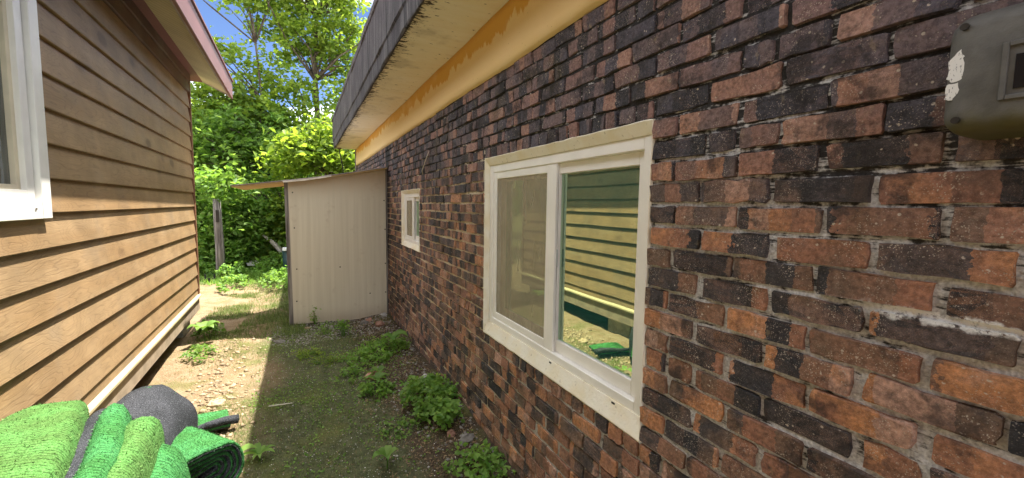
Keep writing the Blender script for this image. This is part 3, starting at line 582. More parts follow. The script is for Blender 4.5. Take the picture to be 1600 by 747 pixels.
# ------------------------------------------------------------------ shed
SH = empty('lean_to_shed', (0, 0, 0), 0, 'pale plywood lean-to shed with a thin sloping roof against the brick wall', 'shed')
SY = 5.9
zr = lambda x: 2.050+(x-1.04)*.175
V = [(-.125, SY, .0), (1.045, SY, -.03), (1.040, SY, zr(1.04)), (-.150, SY, zr(-.15)), (-.125, SY+.014, .0), (1.045, SY+.014, -.03), (1.04, SY+.014, zr(1.04)), (-.150, SY+.014, zr(-.15))]
B().add(V, [(0, 1, 2, 3), (4, 5, 6, 7), (0, 1, 5, 4), (1, 2, 6, 5), (2, 3, 7, 6), (3, 0, 4, 7)]).build('front_panel', 'plywood', SH)
B().add([(-.175, SY+.004, -.05), (-.122, SY+.004, -.05), (-.147, SY+.004, 1.83), (-.192, SY+.004, 1.82), (-.175, SY+.06, -.05), (-.127, SY+.06, -.05), (-.152, SY+.06, 1.83), (-.192, SY+.06, 1.82)], [(0, 1, 2, 3), (4, 5, 6, 7), (0, 1, 5, 4), (1, 2, 6, 5), (2, 3, 7, 6), (3, 0, 4, 7)]).build('post', 'weathered_wood', SH)
B().box(1.047, 1.066, SY-.012, SY+.05, -.05, 2.07, .003).build('edge_strip', 'weathered_wood', SH)
B().add([(-.160, SY+.06, -.05), (-.150, SY+.06, -.05), (-.172, SY+.06, 1.82), (-.180, SY+.06, 1.82), (-.160, 7.02, -.05), (-.150, 7.02, -.05), (-.172, 7.02, 1.82), (-.180, 7.02, 1.82)], [(0, 1, 2, 3), (4, 5, 6, 7), (0, 1, 5, 4), (1, 2, 6, 5), (2, 3, 7, 6), (3, 0, 4, 7)]).build('side_panel', 'plywood', SH)
B().box(-.20, -.145, 7.0, 7.06, -.05, 1.80, .003).build('post', 'weathered_wood', SH)
def rsheet(nm, x0, x1, ya_, yb_, up_, th, mat, sag=0.):
    V = []; nx_ = 14
    for k in range(nx_+1):
        x = x0+(x1-x0)*k/nx_
        for y in (ya_, yb_):
            z = zr(x)+up_+sag*math.sin(PI*k/nx_)-.0*y+(.035 if 0 else 0); V += [(x, y, z), (x, y, z+th)]
    Fc = []
    for k in range(nx_): a_ = 4*k; Fc += [(a_, a_+4, a_+6, a_+2), (a_+1, a_+3, a_+7, a_+5), (a_, a_+1, a_+5, a_+4), (a_+2, a_+6, a_+7, a_+3)]
    Fc += [(0, 2, 3, 1), (4*nx_, 4*nx_+1, 4*nx_+3, 4*nx_+2)]
    return B().add(V, Fc).build(nm, mat, SH)
rsheet('roof_sheet', -.735, 1.055, SY-.07, 7.12, .004, .014, 'roof_ply', -.02)
rsheet('roof_cover', -.745, 1.058, SY-.085, 7.14, .020, .008, 'edge_grey', -.02)
rsheet('roof_lath', -.20, .35, SY-.084, SY-.071, -.016, .030, 'lath_pale', -.008)
for (x, z) in ((-.10, 1.70), (-.09, 1.25), (-.075, .72), (-.085, .30), (.44, .72), (1.02, 1.62), (1.03, 1.22), (1.03, .74), (1.03, .33), (.82, .33)):
    B().tube([(x, SY+.001, z), (x, SY-.004, z)], .009, 8).build('screw', 'screw_dark', SH)

# ------------------------------------------------------------------ meter box on the brick wall
MB_ = empty('meter_box', (WX, .21, 1.79), 0, 'grey rounded plastic electric meter box on the brick wall at the upper right', 'meter box')
def rbox(y0, y1, z0, z1, r, seg=6):
    pts = []
    for (cy_, cz_, a0) in ((y1-r, z1-r, 0), (y0+r, z1-r, 90), (y0+r, z0+r, 180), (y1-r, z0+r, 270)):
        for k in range(seg+1): t_ = R(a0+90*k/seg); pts.append((cy_+r*math.cos(t_), cz_+r*math.sin(t_)))
    return pts
lay = [(.0, 0), (-.075, .0), (-.100, .003), (-.113, .009), (-.121, .018), (-.124, .030)]
V = []; n0 = 28
for (xx_, ins) in lay: V += [(xx_, y, z) for y, z in rbox(-.078+ins, .090-ins, -.088+ins*.8, .104-ins, max(.030-ins*.4, .012))]
Fc = [(i*n0+k, i*n0+(k+1) % n0, (i+1)*n0+(k+1) % n0, (i+1)*n0+k) for i in range(len(lay)-1) for k in range(n0)]+[tuple(range((len(lay)-1)*n0, len(lay)*n0))]
B().add(V, Fc).build('housing', 'meter_plastic', MB_, smooth=True)
def ridge(y0, y1, z0, z1, w, d):
    q = B()
    q.box(-.124-d, -.122, y0, y0+w, z0, z1, .001); q.box(-.124-d, -.122, y1-w, y1, z0, z1, .001); q.box(-.124-d, -.122, y0+w, y1-w, z1-w, z1, .001); q.box(-.124-d, -.122, y0+w, y1-w, z0, z0+w, .001); return q
ridge(-.055, .022, -.045, .040, .007, .004).build('bezel', 'meter_plastic', MB_)
B().box(-.1255, -.123, -.045, .008, -.030, .020).build('display_window', 'meter_window', MB_)
for (y_, z_) in ((.066, .080), (.066, -.066)): B().tube([(-.1215, y_, z_), (-.1255, y_, z_)], .0055, 10).build('screw', 'screw_dark', MB_)
B().box(-.0752, -.0735, -.079, .0912, -.0885, .105, .0005).build('seam', 'screw_dark', MB_) if 0 else None
stk = [(.083, .032), (.070, .046), (.064, .030), (.063, .006), (.068, -.002), (.078, -.004), (.084, .004)]
for nm, pts in (('sticker', stk), ('sticker', [(.084, -.006), (.070, -.006), (.068, -.022), (.076, -.032), (.084, -.030)])):
    pts = [(pts[i][0]+(pts[(i+1) % len(pts)][0]-pts[i][0])*f_/4+random.uniform(-.0012, .0012), pts[i][1]+(pts[(i+1) % len(pts)][1]-pts[i][1])*f_/4+random.uniform(-.0012, .0012)) for i in range(len(pts)) for f_ in range(4)]
    V = [(-.1195-.004*min(1, max(0, (.084-y)/.02)), y-.002, z) for y, z in pts]; V += [(x+.006, y, z) for x, y, z in V]; n = len(pts)
    B().add(V, [tuple(range(n)), tuple(range(n, 2*n))]+[(i, (i+1) % n, n+(i+1) % n, n+i) for i in range(n)]).build(nm, 'sticker', MB_)
B().box(-.075, -.04, .0, .075, .1035, .1055).build('sticker', 'sticker', MB_)

# ------------------------------------------------------------------ matting pile beside the wood house
def loft(rings, closed=True, caps=True):
    n = len(rings[0]); V = [p for r_ in rings for p in r_]; Fc = []
    for i in range(len(rings)-1):
        for k in range(n if closed else n-1): Fc.append((i*n+k, i*n+(k+1) % n, (i+1)*n+(k+1) % n, (i+1)*n+k))
    if caps and closed: Fc += [tuple(range(n))[::-1], tuple(range((len(rings)-1)*n, len(rings)*n))]
    return V, Fc
def superell(cx, cz, hw, hh, n=40, e=3., rot=0.):
    out = []
    for k in range(n):
        t_ = 2*PI*k/n; c_, s_ = math.cos(t_), math.sin(t_); x = math.copysign(abs(c_)**(2/e), c_)*hw; z = math.copysign(abs(s_)**(2/e), s_)*hh
        out.append((cx+x*math.cos(rot)-z*math.sin(rot), cz+x*math.sin(rot)+z*math.cos(rot)))
    return out
def jit(V, amp, sc, sd=0.):
    out = []
    for (x, y, z) in V:
        a_ = float(vnoise(x*sc+y*3+sd, z*sc+y*sc))*amp; b_ = float(vnoise(y*sc+7+sd, x*sc-z*sc))*amp; c_ = float(vnoise(x*sc*2.2+sd, y*sc*2.2+3))*amp*.6
        out.append((x+a_, y+b_*.6, z+b_+c_))
    return out
def mat_obj(nm, rings, mat, parent=None, amp=.012, sc=6., sd=0.):
    V, Fc = loft(rings); V = jit(V, amp, sc, sd); o = B().add(V, Fc).build(nm, mat, parent, True); return o
def sheet(prof, ya, yb, th, skew=(0, 0), seg=10, amp=.01, sc=7., sd=0., ztaper=0., split=.55):
    """a mat of thickness th following prof [(x,z)...], run from ya to yb; returns green-face and back-face solids"""
    P = [Vector((x, 0, z)) for x, z in prof]; Nn = []
    for i in range(len(P)): d = (P[min(i+1, len(P)-1)]-P[max(i-1, 0)]).normalized(); Nn.append(Vector((-d.z, 0, d.x)))
    solids = []
    for (o0, o1) in ((0, split), (split, 1.)):
        rings = []
        for k in range(seg+1):
            t_ = k/seg; y = ya+(yb-ya)*t_; dxx, dzz = skew[0]*t_, skew[1]*t_
            ring = [P[i]+Nn[i]*th*o0 for i in range(len(P))]+[P[i]+Nn[i]*th*o1 for i in reversed(range(len(P)))]
            rings.append([(v.x+dxx, y+float(vnoise(v.x*9+sd, v.z*9))*.02, v.z*(1-ztaper*t_)+dzz) for v in ring])
        V, Fc = loft(rings); solids.append((jit(V, amp, sc, sd), Fc))
    return solids
def two_layer(name, loc, rz, label, prof, ya, yb, th, green, group=None, outer_green=True, **kw):
    e = empty(name, loc, rz, label, 'artificial turf', group)
    s = sheet(prof, ya, yb, th, **kw); order = (('backing', 'turf_back'), ('turf_face', green)) if outer_green else (('turf_face', green), ('backing', 'turf_back'))
    for (V, Fc), (nm, mt) in zip(s, order): B().add(V, Fc).build(nm, mt, e, True)
    return e
def arc(cx, cz, rx, rz_, a0, a1, n): return [(cx+rx*math.cos(R(a0+(a1-a0)*k/n)), cz+rz_*math.sin(R(a0+(a1-a0)*k/n))) for k in range(n+1)]
GT = 'artificial turf mats piled by the wood house'
# 1: broad folded lime mat, flat on top, far end rounded down
e = empty('folded_turf', (-.93, 1.8, 0), 0, 'broad folded lime green turf mat lying leftmost and highest on the pile', 'artificial turf', GT)
rings = []
for k in range(15):
    t_ = k/14; y = -.75+1.42*t_; sh = .0 if t_ < .8 else ((t_-.8)/.2)**2*.06; xr_ = .21-(y+.03)*.229; xl_ = -.165; hw = (xr_-xl_)/2-sh*.2
    rings.append([(x, y, z) for x, z in superell((xr_+xl_)/2, .375+.006*t_-sh*.5, hw, .36-sh*.5, 56, 6., -.06)])
mat_obj('folded_body', rings, 'turf_lime', e, .020, 5., 3.)
# 2: grey roll below and right of it
e = empty('turf_roll', (-.73, 1.8, 0), 0, 'grey backed turf roll showing as a wedge beside the lime green mat', 'artificial turf', GT)
rings = [[(x, -.75+1.28*k/12, z) for x, z in superell(.05-.09*k/12, .31+.005*k, .150-.05*(k/12)**3, .30, 44, 3.)] for k in range(13)]
mat_obj('rolled_body', rings, 'turf_back', e, .014, 8., 11.)
# 3,4: two narrow green folds
two_layer('turf_fold', (-.615, 1.95, 0), .13, 'narrow tall green turf fold leaning on the grey wedge', [(-.08, .02), (-.08, .2)]+arc(-.035, .40, .045, .262, 180, 0, 16)+[(.01, .2), (.01, .02)], -.50, .27, .030, 'turf_green', GT, outer_green=True, sd=5., amp=.02, skew=(-.03, .03))
two_layer('turf_fold', (-.60, 1.93, 0), .06, 'lime green rounded turf fold in front of the grey arched mat', [(-.045, .02), (-.045, .2)]+arc(-.0, .40, .045, .215, 180, 0, 16)+[(.045, .2), (.045, .02)], -.5, .22, .034, 'turf_lime', GT, outer_green=True, sd=9., amp=.02, skew=(.0, .03))
# 5: bright green dome
two_layer('turf_flap', (-.525, 1.95, 0), -.05, 'bright green turf flap draped lowest at the bottom edge of the pile', [(-.12, .02), (-.12, .16)]+arc(-.02, .30, .10, .205, 178, 0, 18)+[(.085, .16), (.10, .02)], -.55, .17, .028, 'turf_green', GT, outer_green=True, sd=14., amp=.03, skew=(-.03, .03))
# 6: big grey arched mat with the green side inward
AT = two_layer('arched_turf', (-.835, 2.72, 0), -.10, 'large arched turf mat with its charcoal backing outward and a thin green rim', [(-.17, .02), (-.168, .12)]+arc(.0, .22, .175, .255, 180, 0, 22)+[(.17, .12), (.14, .02)], -.42, .30, .040, 'turf_green', GT, outer_green=False, sd=21., amp=.034, skew=(-.01, -.03))
q = B().tube([(x_*1.0-.01, .285+float(vnoise(x_*9+21, z_*9))*.02, z_-.03) for x_, z_ in arc(.0, .22, .20, .297, 150, -25, 22)], .0075, 6); q.v = jit(q.v, .010, 9., 2.); q.build('green_rim', 'turf_green', AT, True)
# 7: folded stack with its layered end towards the camera
FS = empty('folded_turf_stack', (-.57, 2.66, .0), R(38), 'bright green turf folded into a layered stack, its edges facing the camera', 'artificial turf', GT)
def fold_layer(nm, z0, z1, xr, xl, th, ya, yb, gm, sd):
    h = (z1-z0)/2; pf = [(xl, z1), (xl+(xr-xl)*.5, z1+.006)]+arc(xr-h, z0+h, h, h, 88, -88, 10)+[(xl+(xr-xl)*.5, z0), (xl, z0)]
    s = sheet(pf, ya, yb, -th, sd=sd*0+30, amp=.016, sc=8., seg=8, split=.72)
    B().add(*s[1]).build('backing', 'turf_back', FS, True); B().add(*s[0]).build('turf_face', 'turf_green', FS, True)
for k, (z0, z1, xr, th) in enumerate(((.020, .292, .170, .022), (.046, .262, .145, .020), (.070, .232, .120, .020), (.094, .202, .092, .018), (.116, .172, .066, .016))):
    fold_layer('fold', z0, z1, xr, -.22, th, -.20+.012*k, .24, 'turf_green', 30.+k*3)
# 8: narrow grey rolled strip and flat green end beyond the stack
e = empty('rolled_strip', (-.60, 3.26, .0), 0, 'narrow charcoal strip of rolled matting lying behind the folded stack', 'artificial turf', GT)
pts = [(-.20, -.05, .075), (-.09, -.03, .07), (.01, .0, .075), (.10, .035, .07), (.17, .06, .06)]
V, Fc = B().tube(pts, [.012, .016, .022, .032, .036], 12).v, None
q = B().tube(pts, [.012, .017, .022, .028, .030], 12); q.v = jit(q.v, .012, 14., 4.); q.build('strip', 'turf_back', e, True)
two_layer('turf_offcut', (-.66, 3.36, .0), .20, 'flat green turf offcut under the narrow charcoal strip', [(-.18, .05), (-.06, .062), (.06, .055), (.13, .05), (.17, .045)], -.12, .15, -.024, 'turf_green', GT, outer_green=False, sd=41.)

def fuzz(o, n, L, mat, nm='pile'):
    me = o.data; me.calc_loop_triangles(); nt = len(me.loop_triangles); tv = np.zeros(nt*3, np.int32); me.loop_triangles.foreach_get('vertices', tv); ta = np.zeros(nt, np.float32); me.loop_triangles.foreach_get('area', ta); tn = np.zeros(nt*3, np.float32); me.loop_triangles.foreach_get('normal', tn)
    co = np.zeros(len(me.vertices)*3, np.float32); me.vertices.foreach_get('co', co); co = co.reshape(-1, 3); tv = tv.reshape(-1, 3); tn = tn.reshape(-1, 3)
    k = rng.choice(nt, n, p=ta/ta.sum()); u, v = rng.random(n), rng.random(n); fl = u+v > 1; u[fl], v[fl] = 1-u[fl], 1-v[fl]
    P = co[tv[k, 0]]*(1-u-v)[:, None]+co[tv[k, 1]]*u[:, None]+co[tv[k, 2]]*v[:, None]; d = tn[k]*.7+rng.normal(size=(n, 3))*.55; d /= np.linalg.norm(d, axis=1)[:, None]
    l_ = (L*rng.uniform(.4, 1.3, n))[:, None]; s_ = np.cross(d, rng.normal(size=(n, 3))); s_ /= np.linalg.norm(s_, axis=1)[:, None]; w = l_*.16
    V = np.stack([P-s_*w, P+s_*w, P+d*l_], 1).reshape(-1, 3); q = link(nm, mesh_np(nm, V, np.arange(3*n).reshape(-1, 3), {'rnd': np.repeat(rng.random(n), 3)}), mat, o.parent); q['kind'] = 'stuff'
def fibre(name, c1, c2):
    a = M(name, .7, .2); a.col(a.mix(a.attr('rnd').outputs['Fac'], c1, c2)); MAT[name] = a.m
fibre('fibre_lime', (.035, .11, .022), (.19, .33, .10)); fibre('fibre_green', (.018, .10, .024), (.12, .32, .10)); fibre('fibre_grey', (.008, .009, .010), (.20, .205, .22))
for o in list(bpy.data.objects):
    if o.type == 'MESH' and o.data.materials and o.data.materials[0].name.startswith('turf_'):
        mn = o.data.materials[0].name[5:]; ar = sum(p_.area for p_ in o.data.polygons); fuzz(o, int(min(16000, ar*22000)), .0085 if mn != 'back' else .006, {'lime': 'fibre_lime', 'green': 'fibre_green', 'back': 'fibre_grey'}[mn])

# ------------------------------------------------------------------ stones
def stone_mesh(nm, sx_, sy_, sz_, seed, n=9):
    r_ = np.random.default_rng(seed); V = []; Fc = []
    lat, lon = 5, n
    for i in range(lat+1):
        th = PI*i/lat
        for k in range(lon):
            ph = 2*PI*k/lon; q = 1+r_.uniform(-.22, .22); V.append((sx_*q*math.sin(th)*math.cos(ph), sy_*q*math.sin(th)*math.sin(ph), sz_*q*math.cos(th)))
    for i in range(lat):
        for k in range(lon): Fc.append((i*lon+k, (i+1)*lon+k, (i+1)*lon+(k+1) % lon, i*lon+(k+1) % lon))
    return mesh_np(nm, V, Fc, {'rnd': np.full(len(V), r_.random())})
STN = [  # x, y, size, squash, material, label
 (.86, 5.36, .065, .7, 'stone_red', 'rounded pinkish stone by the brick wall below the small window'), (.70, 5.62, .06, .6, 'stone_grey', 'flat grey stone near the shed corner against the wall'),
 (.78, 5.75, .05, .6, 'stone_red', 'reddish broken brick lump at the shed foot'), (.97, 5.72, .045, .8, 'stone_pale', 'small pale stone wedged between shed and brick wall'),
 (.30, 5.6, .035, .7, 'stone_grey', 'small grey stone in the soil before the shed panel'), (.02, 5.72, .04, .5, 'stone_tan', 'tan stone chip at the shed left foot'),
 (.55, 3.78, .075, .45, 'stone_red', 'flat pinkish stone among the middle weeds'), (.93, 3.42, .055, .7, 'stone_pale', 'pale rubble lump at the wall foot beyond the dense weed clump'),
 (.95, 3.25, .045, .7, 'stone_grey', 'grey rubble lump at the wall foot just past the weed clump'), (-.26, 5.30, .07, .25, 'stone_grey', 'thin flat grey slate at the shadow corner'),
 (-.63, 3.78, .055, .7, 'stone_tan', 'largest tan stone in the sunlit rubble patch'), (.93, 2.42, .05, .5, 'stone_grey', 'grey stone at the wall foot in front of the weed clump'), (.86, 2.52, .03, .8, 'stone_red', 'orange brick shard standing in the soil near the wall')]
for i, (x, y, s_, sq, mt, lb) in enumerate(STN):
    o = link('stone', stone_mesh('stone', s_, s_*random.uniform(.7, 1.1), s_*sq, 100+i), mt, None, (x, y, float(gz(x, y))+s_*sq*.35)); o.rotation_euler = (0, 0, random.uniform(0, 6)); tag(o, lb, 'stone', 'loose stones on the ground')
sp_ = stone_mesh('slab', .30, .22, .07, 55, 11); o = link('stone_slab', sp_, 'stone_pale', None, (-.93, 11.2, .14)); tag(o, 'pale flat stone slab in the far weeds', 'stone')
def pebbles(name, mat, pts, sizes, label, cat='gravel'):
    Vb = np.array([(1, 0, 0), (.2, .9, .1), (-.9, .3, 0), (-.3, -.8, .1), (.1, .1, .7), (0, 0, -.6)]); Fb = np.array([(0, 1, 4), (1, 2, 4), (2, 3, 4), (3, 0, 4), (1, 0, 5), (2, 1, 5), (3, 2, 5), (0, 3, 5)])
    n = len(pts); r_ = rng.uniform(.6, 1.4, (n, 6, 3)); th = rng.uniform(0, 6.3, n); V = Vb[None]*r_*sizes[:, None, None]
    c_, s_ = np.cos(th)[:, None], np.sin(th)[:, None]; V = np.stack([V[..., 0]*c_-V[..., 1]*s_, V[..., 0]*s_+V[..., 1]*c_, V[..., 2]], -1)+pts[:, None, :]
    Fq = (np.arange(n)[:, None, None]*6+Fb[None]).reshape(-1, 3); o = link(name, mesh_np(name, V.reshape(-1, 3), Fq, {'rnd': np.repeat(rng.random(n), 6)}), mat); tag(o, label, cat, None, 'stuff'); return o
def scat(n, x0, x1, y0, y1, f=None):
    x = rng.uniform(x0, x1, n); y = rng.uniform(y0, y1, n)
    if f is not None: k = f(x, y) > rng.random(n); x, y = x[k], y[k]
    return np.stack([x, y, gz(x, y)], 1)
P = scat(3600, -1.15, -.35, 3.0, 6., lambda x, y: np.exp(-((x+.66+.05*np.sin(y*3))/.15)**2)*np.where(y < 4.3, 1, .4)); pebbles('gravel', 'stone_tan', P, rng.uniform(.006, .034, len(P))*rng.uniform(.4, 1, len(P)), 'tan rubble and gravel in the sunlit strip')
P = scat(1800, .45, 1.05, 1.2, 5.9, lambda x, y: np.clip((x-.55)/.45, 0, 1)**1.5+.1); pebbles('gravel', 'stone_grey', P, rng.uniform(.004, .018, len(P)), 'grey rubble bits along the brick wall foot')
P = scat(1500, -.35, 1.0, 5.1, 5.95); pebbles('gravel', 'stone_grey', P, rng.uniform(.004, .016, len(P)), 'small grey gravel before the shed')
P = scat(2500, -.4, .9, 1.2, 5.6); pebbles('gravel', 'stone_pale', P, rng.uniform(.0015, .0055, len(P)), 'tiny pale grit scattered over the shaded path')

# ------------------------------------------------------------------ leaves
def leaves(C, size, upb=.5, aspect=.55, D=None):
    """one folded four-point leaf for each centre"""
    n = len(C); d = rng.normal(size=(n, 3)); d[:, 2] *= .6
    if D is not None: d = D+d*.45
    d /= np.linalg.norm(d, axis=1)[:, None]; up_ = rng.normal(size=(n, 3))*.75; up_[:, 2] += upb*2
    s_ = np.cross(d, up_); s_ /= np.linalg.norm(s_, axis=1)[:, None]+1e-9; nn_ = np.cross(s_, d); L = (size*rng.uniform(.6, 1.3, n))[:, None]; w = L*aspect*.5
    b = C-d*L*.5; V = np.stack([b, b+d*L*.45+s_*w+nn_*w*.35, b+d*L-nn_*L*.12, b+d*L*.45-s_*w+nn_*w*.35], 1)
    F3 = (np.arange(n)[:, None, None]*4+np.array([(0, 1, 2), (0, 2, 3)])[None]).reshape(-1, 3)
    return V.reshape(-1, 3), F3, np.repeat(rng.random(n), 4)
def clumps(blobs, nclump, per, cr_, shell=.45):
    """clump centres inside ellipsoids, leaves round each"""
    vol = np.array([b[3]*b[4]*b[5]*(b[6] if len(b) > 6 else 1) for b in blobs]); k = rng.choice(len(blobs), nclump, p=vol/vol.sum()); Bb = np.array([b[:6] for b in blobs])[k]
    d = rng.normal(size=(nclump, 3)); d /= np.linalg.norm(d, axis=1)[:, None]; r_ = rng.uniform(shell**3, 1, nclump)**(1/3); cc = Bb[:, :3]+d*r_[:, None]*Bb[:, 3:]
    off = rng.normal(size=(nclump, per, 3))*cr_*np.array([1, 1, .65]); off *= rng.uniform(.6, 1.3, (nclump, 1, 1))
    return cc, (cc[:, None]+off).reshape(-1, 3)
def tree(name, label, base, trunk, r0_, blobs, ncl, per, cr_, size, mat, ncat='tree', group=None, limbs=10, shell=.35, lr=.035, twigs=0, upb=.5):
    e = empty(name, base, 0, label, ncat, group); b = Vector(base)
    q = B(); tp = [Vector(p)-b for p in trunk]; rad = [r0_*(1-.75*i/(len(tp)-1)) for i in range(len(tp))]; q.tube(tp, rad, 9)
    cc, C = clumps(blobs, ncl, per, cr_, shell); C = C-np.array(base); cl = cc-np.array(base)
    sel = rng.choice(len(cl), min(limbs, len(cl)), replace=False)
    for i in sel:
        tgt = Vector(cl[i]); below = [p for p in tp if p.z < tgt.z-.15] or [tp[0]]; st = min(below, key=lambda p: (p-tgt).length+.3*abs(p.z-tgt.z)); md = st.lerp(tgt, .5)+Vector((random.uniform(-.15, .15), random.uniform(-.15, .15), random.uniform(-.05, .25)))
        q.tube([st, st.lerp(md, .5), md, md.lerp(tgt, .55), tgt], [lr, lr*.8, lr*.6, lr*.42, lr*.2], 6)
    tr_ = q.build('trunk', 'bark', e, True)
    V, F3, rd = leaves(C, size, upb); link('crown', mesh_np('crown', V, F3, {'rnd': rd}), mat, e)
    return e
GTR = 'trees beyond the shed'
tree('tall_tree', 'tall open-crowned tree with lime green leaves standing behind the shed', (.45, 13.2, .0), [(.45, 13.2, -.1), (.40, 13.2, 1.6), (.50, 13.2, 3.2), (.42, 13.1, 5.), (.5, 13.2, 6.8), (.45, 13.2, 8.6)], .12,
     [(.55, 13.2, 6.9, 1.0, 1.2, 1.5), (1.25, 13.0, 6.0, .75, 1., 1.0), (-.35, 13.3, 6.0, .75, .9, .8), (.95, 13.2, 4.5, .8, 1., .8), (-.5, 13.2, 7.6, .8, 1., .8), (1.2, 13.2, 7.9, .7, .9, .9), (-.25, 13., 4.6, .75, .9, .55), (.4, 13.2, 9.2, 1.4, 1.2, 1.), (.2, 12.8, 3.6, .9, .8, .5), (1.5, 13., 3.6, .7, .8, .6), (-1.0, 12.9, 4.9, .6, .7, .4), (-.9, 12.9, 6.7, .6, .7, .5)],
     640, 22, .145, .155, 'leaf_lime', group=GTR, limbs=60, shell=.15, lr=.038, upb=.35)
tree('slender_tree', 'slender sparse tree with bare twigs left of the tall tree', (-1.05, 12.6, 0), [(-1.05, 12.6, -.1), (-.95, 12.6, 2.4), (-.85, 12.6, 4.2), (-.95, 12.6, 5.6), (-1.15, 12.6, 7.2)], .05,
     [(-1.85, 12.6, 5.2, .55, .5, .34), (-1.35, 12.6, 6.6, .5, .5, .25), (-2.45, 12.5, 6.8, .35, .4, .12), (-.9, 12.6, 7.3, .5, .5, .4), (-1.5, 12.6, 4.2, .8, .6, .35), (-1.0, 12.6, 3.8, .7, .6, .5)],
     170, 22, .15, .155, 'leaf_lime', group=GTR, limbs=46, shell=.1, lr=.020, upb=.3)
tree('leafy_tree', 'dense dark leafy tree spreading over the wooden post', (-.35, 12.4, 0), [(-.35, 12.4, -.1), (-.4, 12.4, 1.2), (-.65, 12.3, 2.2), (-.9, 12.3, 3.0)], .06,
     [(-1.5, 12.0, 2.75, .9, .7, .50), (-.45, 12.3, 2.85, .95, .7, .6), (-1.1, 12.3, 3.4, .85, .8, .5), (-2.1, 12.1, 3.0, .6, .7, .5), (-.5, 12.0, 2.2, .6, .5, .35, 1.), (-1.5, 10.55, 1.95, .55, .40, .28, 2.5)],
     220, 24, .17, .15, 'leaf_mid', group=GTR, limbs=24, shell=.2)
tree('broad_tree', 'broad mid green tree at the siding corner', (-2.7, 13.2, 0), [(-2.7, 13.2, -.1), (-2.75, 13.2, 1.5), (-2.6, 13.2, 3.), (-2.8, 13.2, 4.2)], .10,
     [(-2.6, 13.2, 3.8, 1.1, 1., .75), (-3.3, 13., 3.1, 1., 1., .8), (-1.9, 13.2, 3.4, .9, .9, .7), (-2.4, 13.0, 2.5, 1.2, .9, .7), (-3.9, 13., 4.1, .9, .9, .7)],
     280, 24, .17, .16, 'leaf_lime', group=GTR, limbs=24, shell=.2)
tree('roundleaf_tree', 'lush tree with big light leaves rising just behind the shed roof', (.65, 10.6, 0), [(.65, 10.6, -.1), (.7, 10.6, 1.2), (.6, 10.6, 2.2), (.75, 10.6, 3.1)], .08,
     [(.35, 10.6, 2.75, .75, .7, .55), (1.05, 10.7, 2.6, .7, .7, .6), (-.15, 10.8, 2.5, .5, .6, .5), (.75, 10.6, 3.2, .5, .6, .35), (1.8, 10.8, 2.8, .7, .7, .6)],
     200, 22, .17, .17, 'leaf_lime', group=GTR, limbs=22, shell=.2)
tree('background_tree', 'shaded dark tree filling the gap behind the leafy trees', (-.2, 16., 0), [(-.2, 16., 0), (-.2, 16., 1.6), (-.1, 16., 3.2), (-.3, 16., 4.)], .12,
     [(-.2, 16., 3.0, 1.8, 1., 1.1), (-2.0, 16., 2.8, 1.6, 1., 1.2), (1.6, 16., 3.0, 1.4, 1., 1.1), (-4., 16., 3.2, 1.6, 1., 1.2)],
     420, 26, .24, .20, 'leaf_mid', group=GTR, limbs=20, shell=.2)
GSH = 'shrubs behind the path'
SHR = [('shrub', 'bright vine-covered shrub just past the siding corner', (-2.2, 11.4, 0), [(-2.15, 11.4, 1.05, .75, .55, 1.0), (-2.8, 11.4, 1.4, .6, .5, 1.1)], 230, 'leaf_weed', .14),
       ('shrub', 'tall bright shrub behind the wooden post', (-1.4, 11.3, 0), [(-1.45, 11.3, .85, .7, .5, .85), (-1.1, 11.4, 1.25, .55, .5, .6)], 240, 'leaf_weed', .13),
       ('shrub', 'round light green shrub between post and shed', (-.6, 11.5, 0), [(-.6, 11.6, .75, .6, .5, .75), (-.25, 11.6, 1.25, .5, .5, .6)], 220, 'leaf_lime', .13),
       ('shrub', 'deep green shrub half hidden by the shed side', (.15, 11.4, 0), [(.1, 11.4, .9, .6, .6, 1.), (.7, 11.4, 1.1, .6, .6, 1.1)], 200, 'leaf_weed', .15),
       ('shrub', 'shadowed shrub filling low ground behind the others', (-1.2, 13.6, 0), [(-2.2, 13.8, 1.2, 1.2, .6, 1.2), (-.6, 13.8, 1.3, 1.3, .6, 1.2), (1., 13.8, 1.4, 1.2, .6, 1.3)], 360, 'leaf_mid', .16)]
for (nm, lb, base, bl_, nc, mt, sz) in SHR:
    tree(nm, lb, base, [base, (base[0], base[1], .5), (base[0]+.1, base[1], 1.)], .03, bl_, nc, 26, .15, sz, mt, 'shrub', GSH, limbs=10, shell=.4, lr=.012)
# far wood and hill
cc, C = clumps([(-6, 24, 3., 7, 1.5, 3.2), (6, 25, 3., 7, 1.5, 3.0), (-16, 26, 3.4, 8, 2, 3.6), (16, 26, 3.4, 8, 2, 3.4)], 1500, 22, .4, .3); V, F3, rd = leaves(C, .30, .4); o = link('far_wood', mesh_np('far_wood', V, F3, {'rnd': rd}), 'leaf_mid'); tag(o, 'far green wood closing the view behind the trees', 'wood', None, 'stuff')
xx = np.linspace(-400, 400, 60); yy = np.linspace(180, 420, 14); A, Bq = np.meshgrid(xx, yy, indexing='ij'); Z = -2+(38+30*vnoise(A*.012, Bq*.004)+10*vnoise(A*.04, Bq*.02))*np.sin(np.clip((Bq-180)/240, 0, 1)*PI)
I = (np.arange(59)[:, None]*14+np.arange(13)[None]).ravel(); o = link('hill', mesh_np('hill', np.stack([A, Bq, Z], -1).reshape(-1, 3), np.stack([I, I+14, I+15, I+1], 1), smooth=True), 'hill_far'); tag(o, kind='structure')

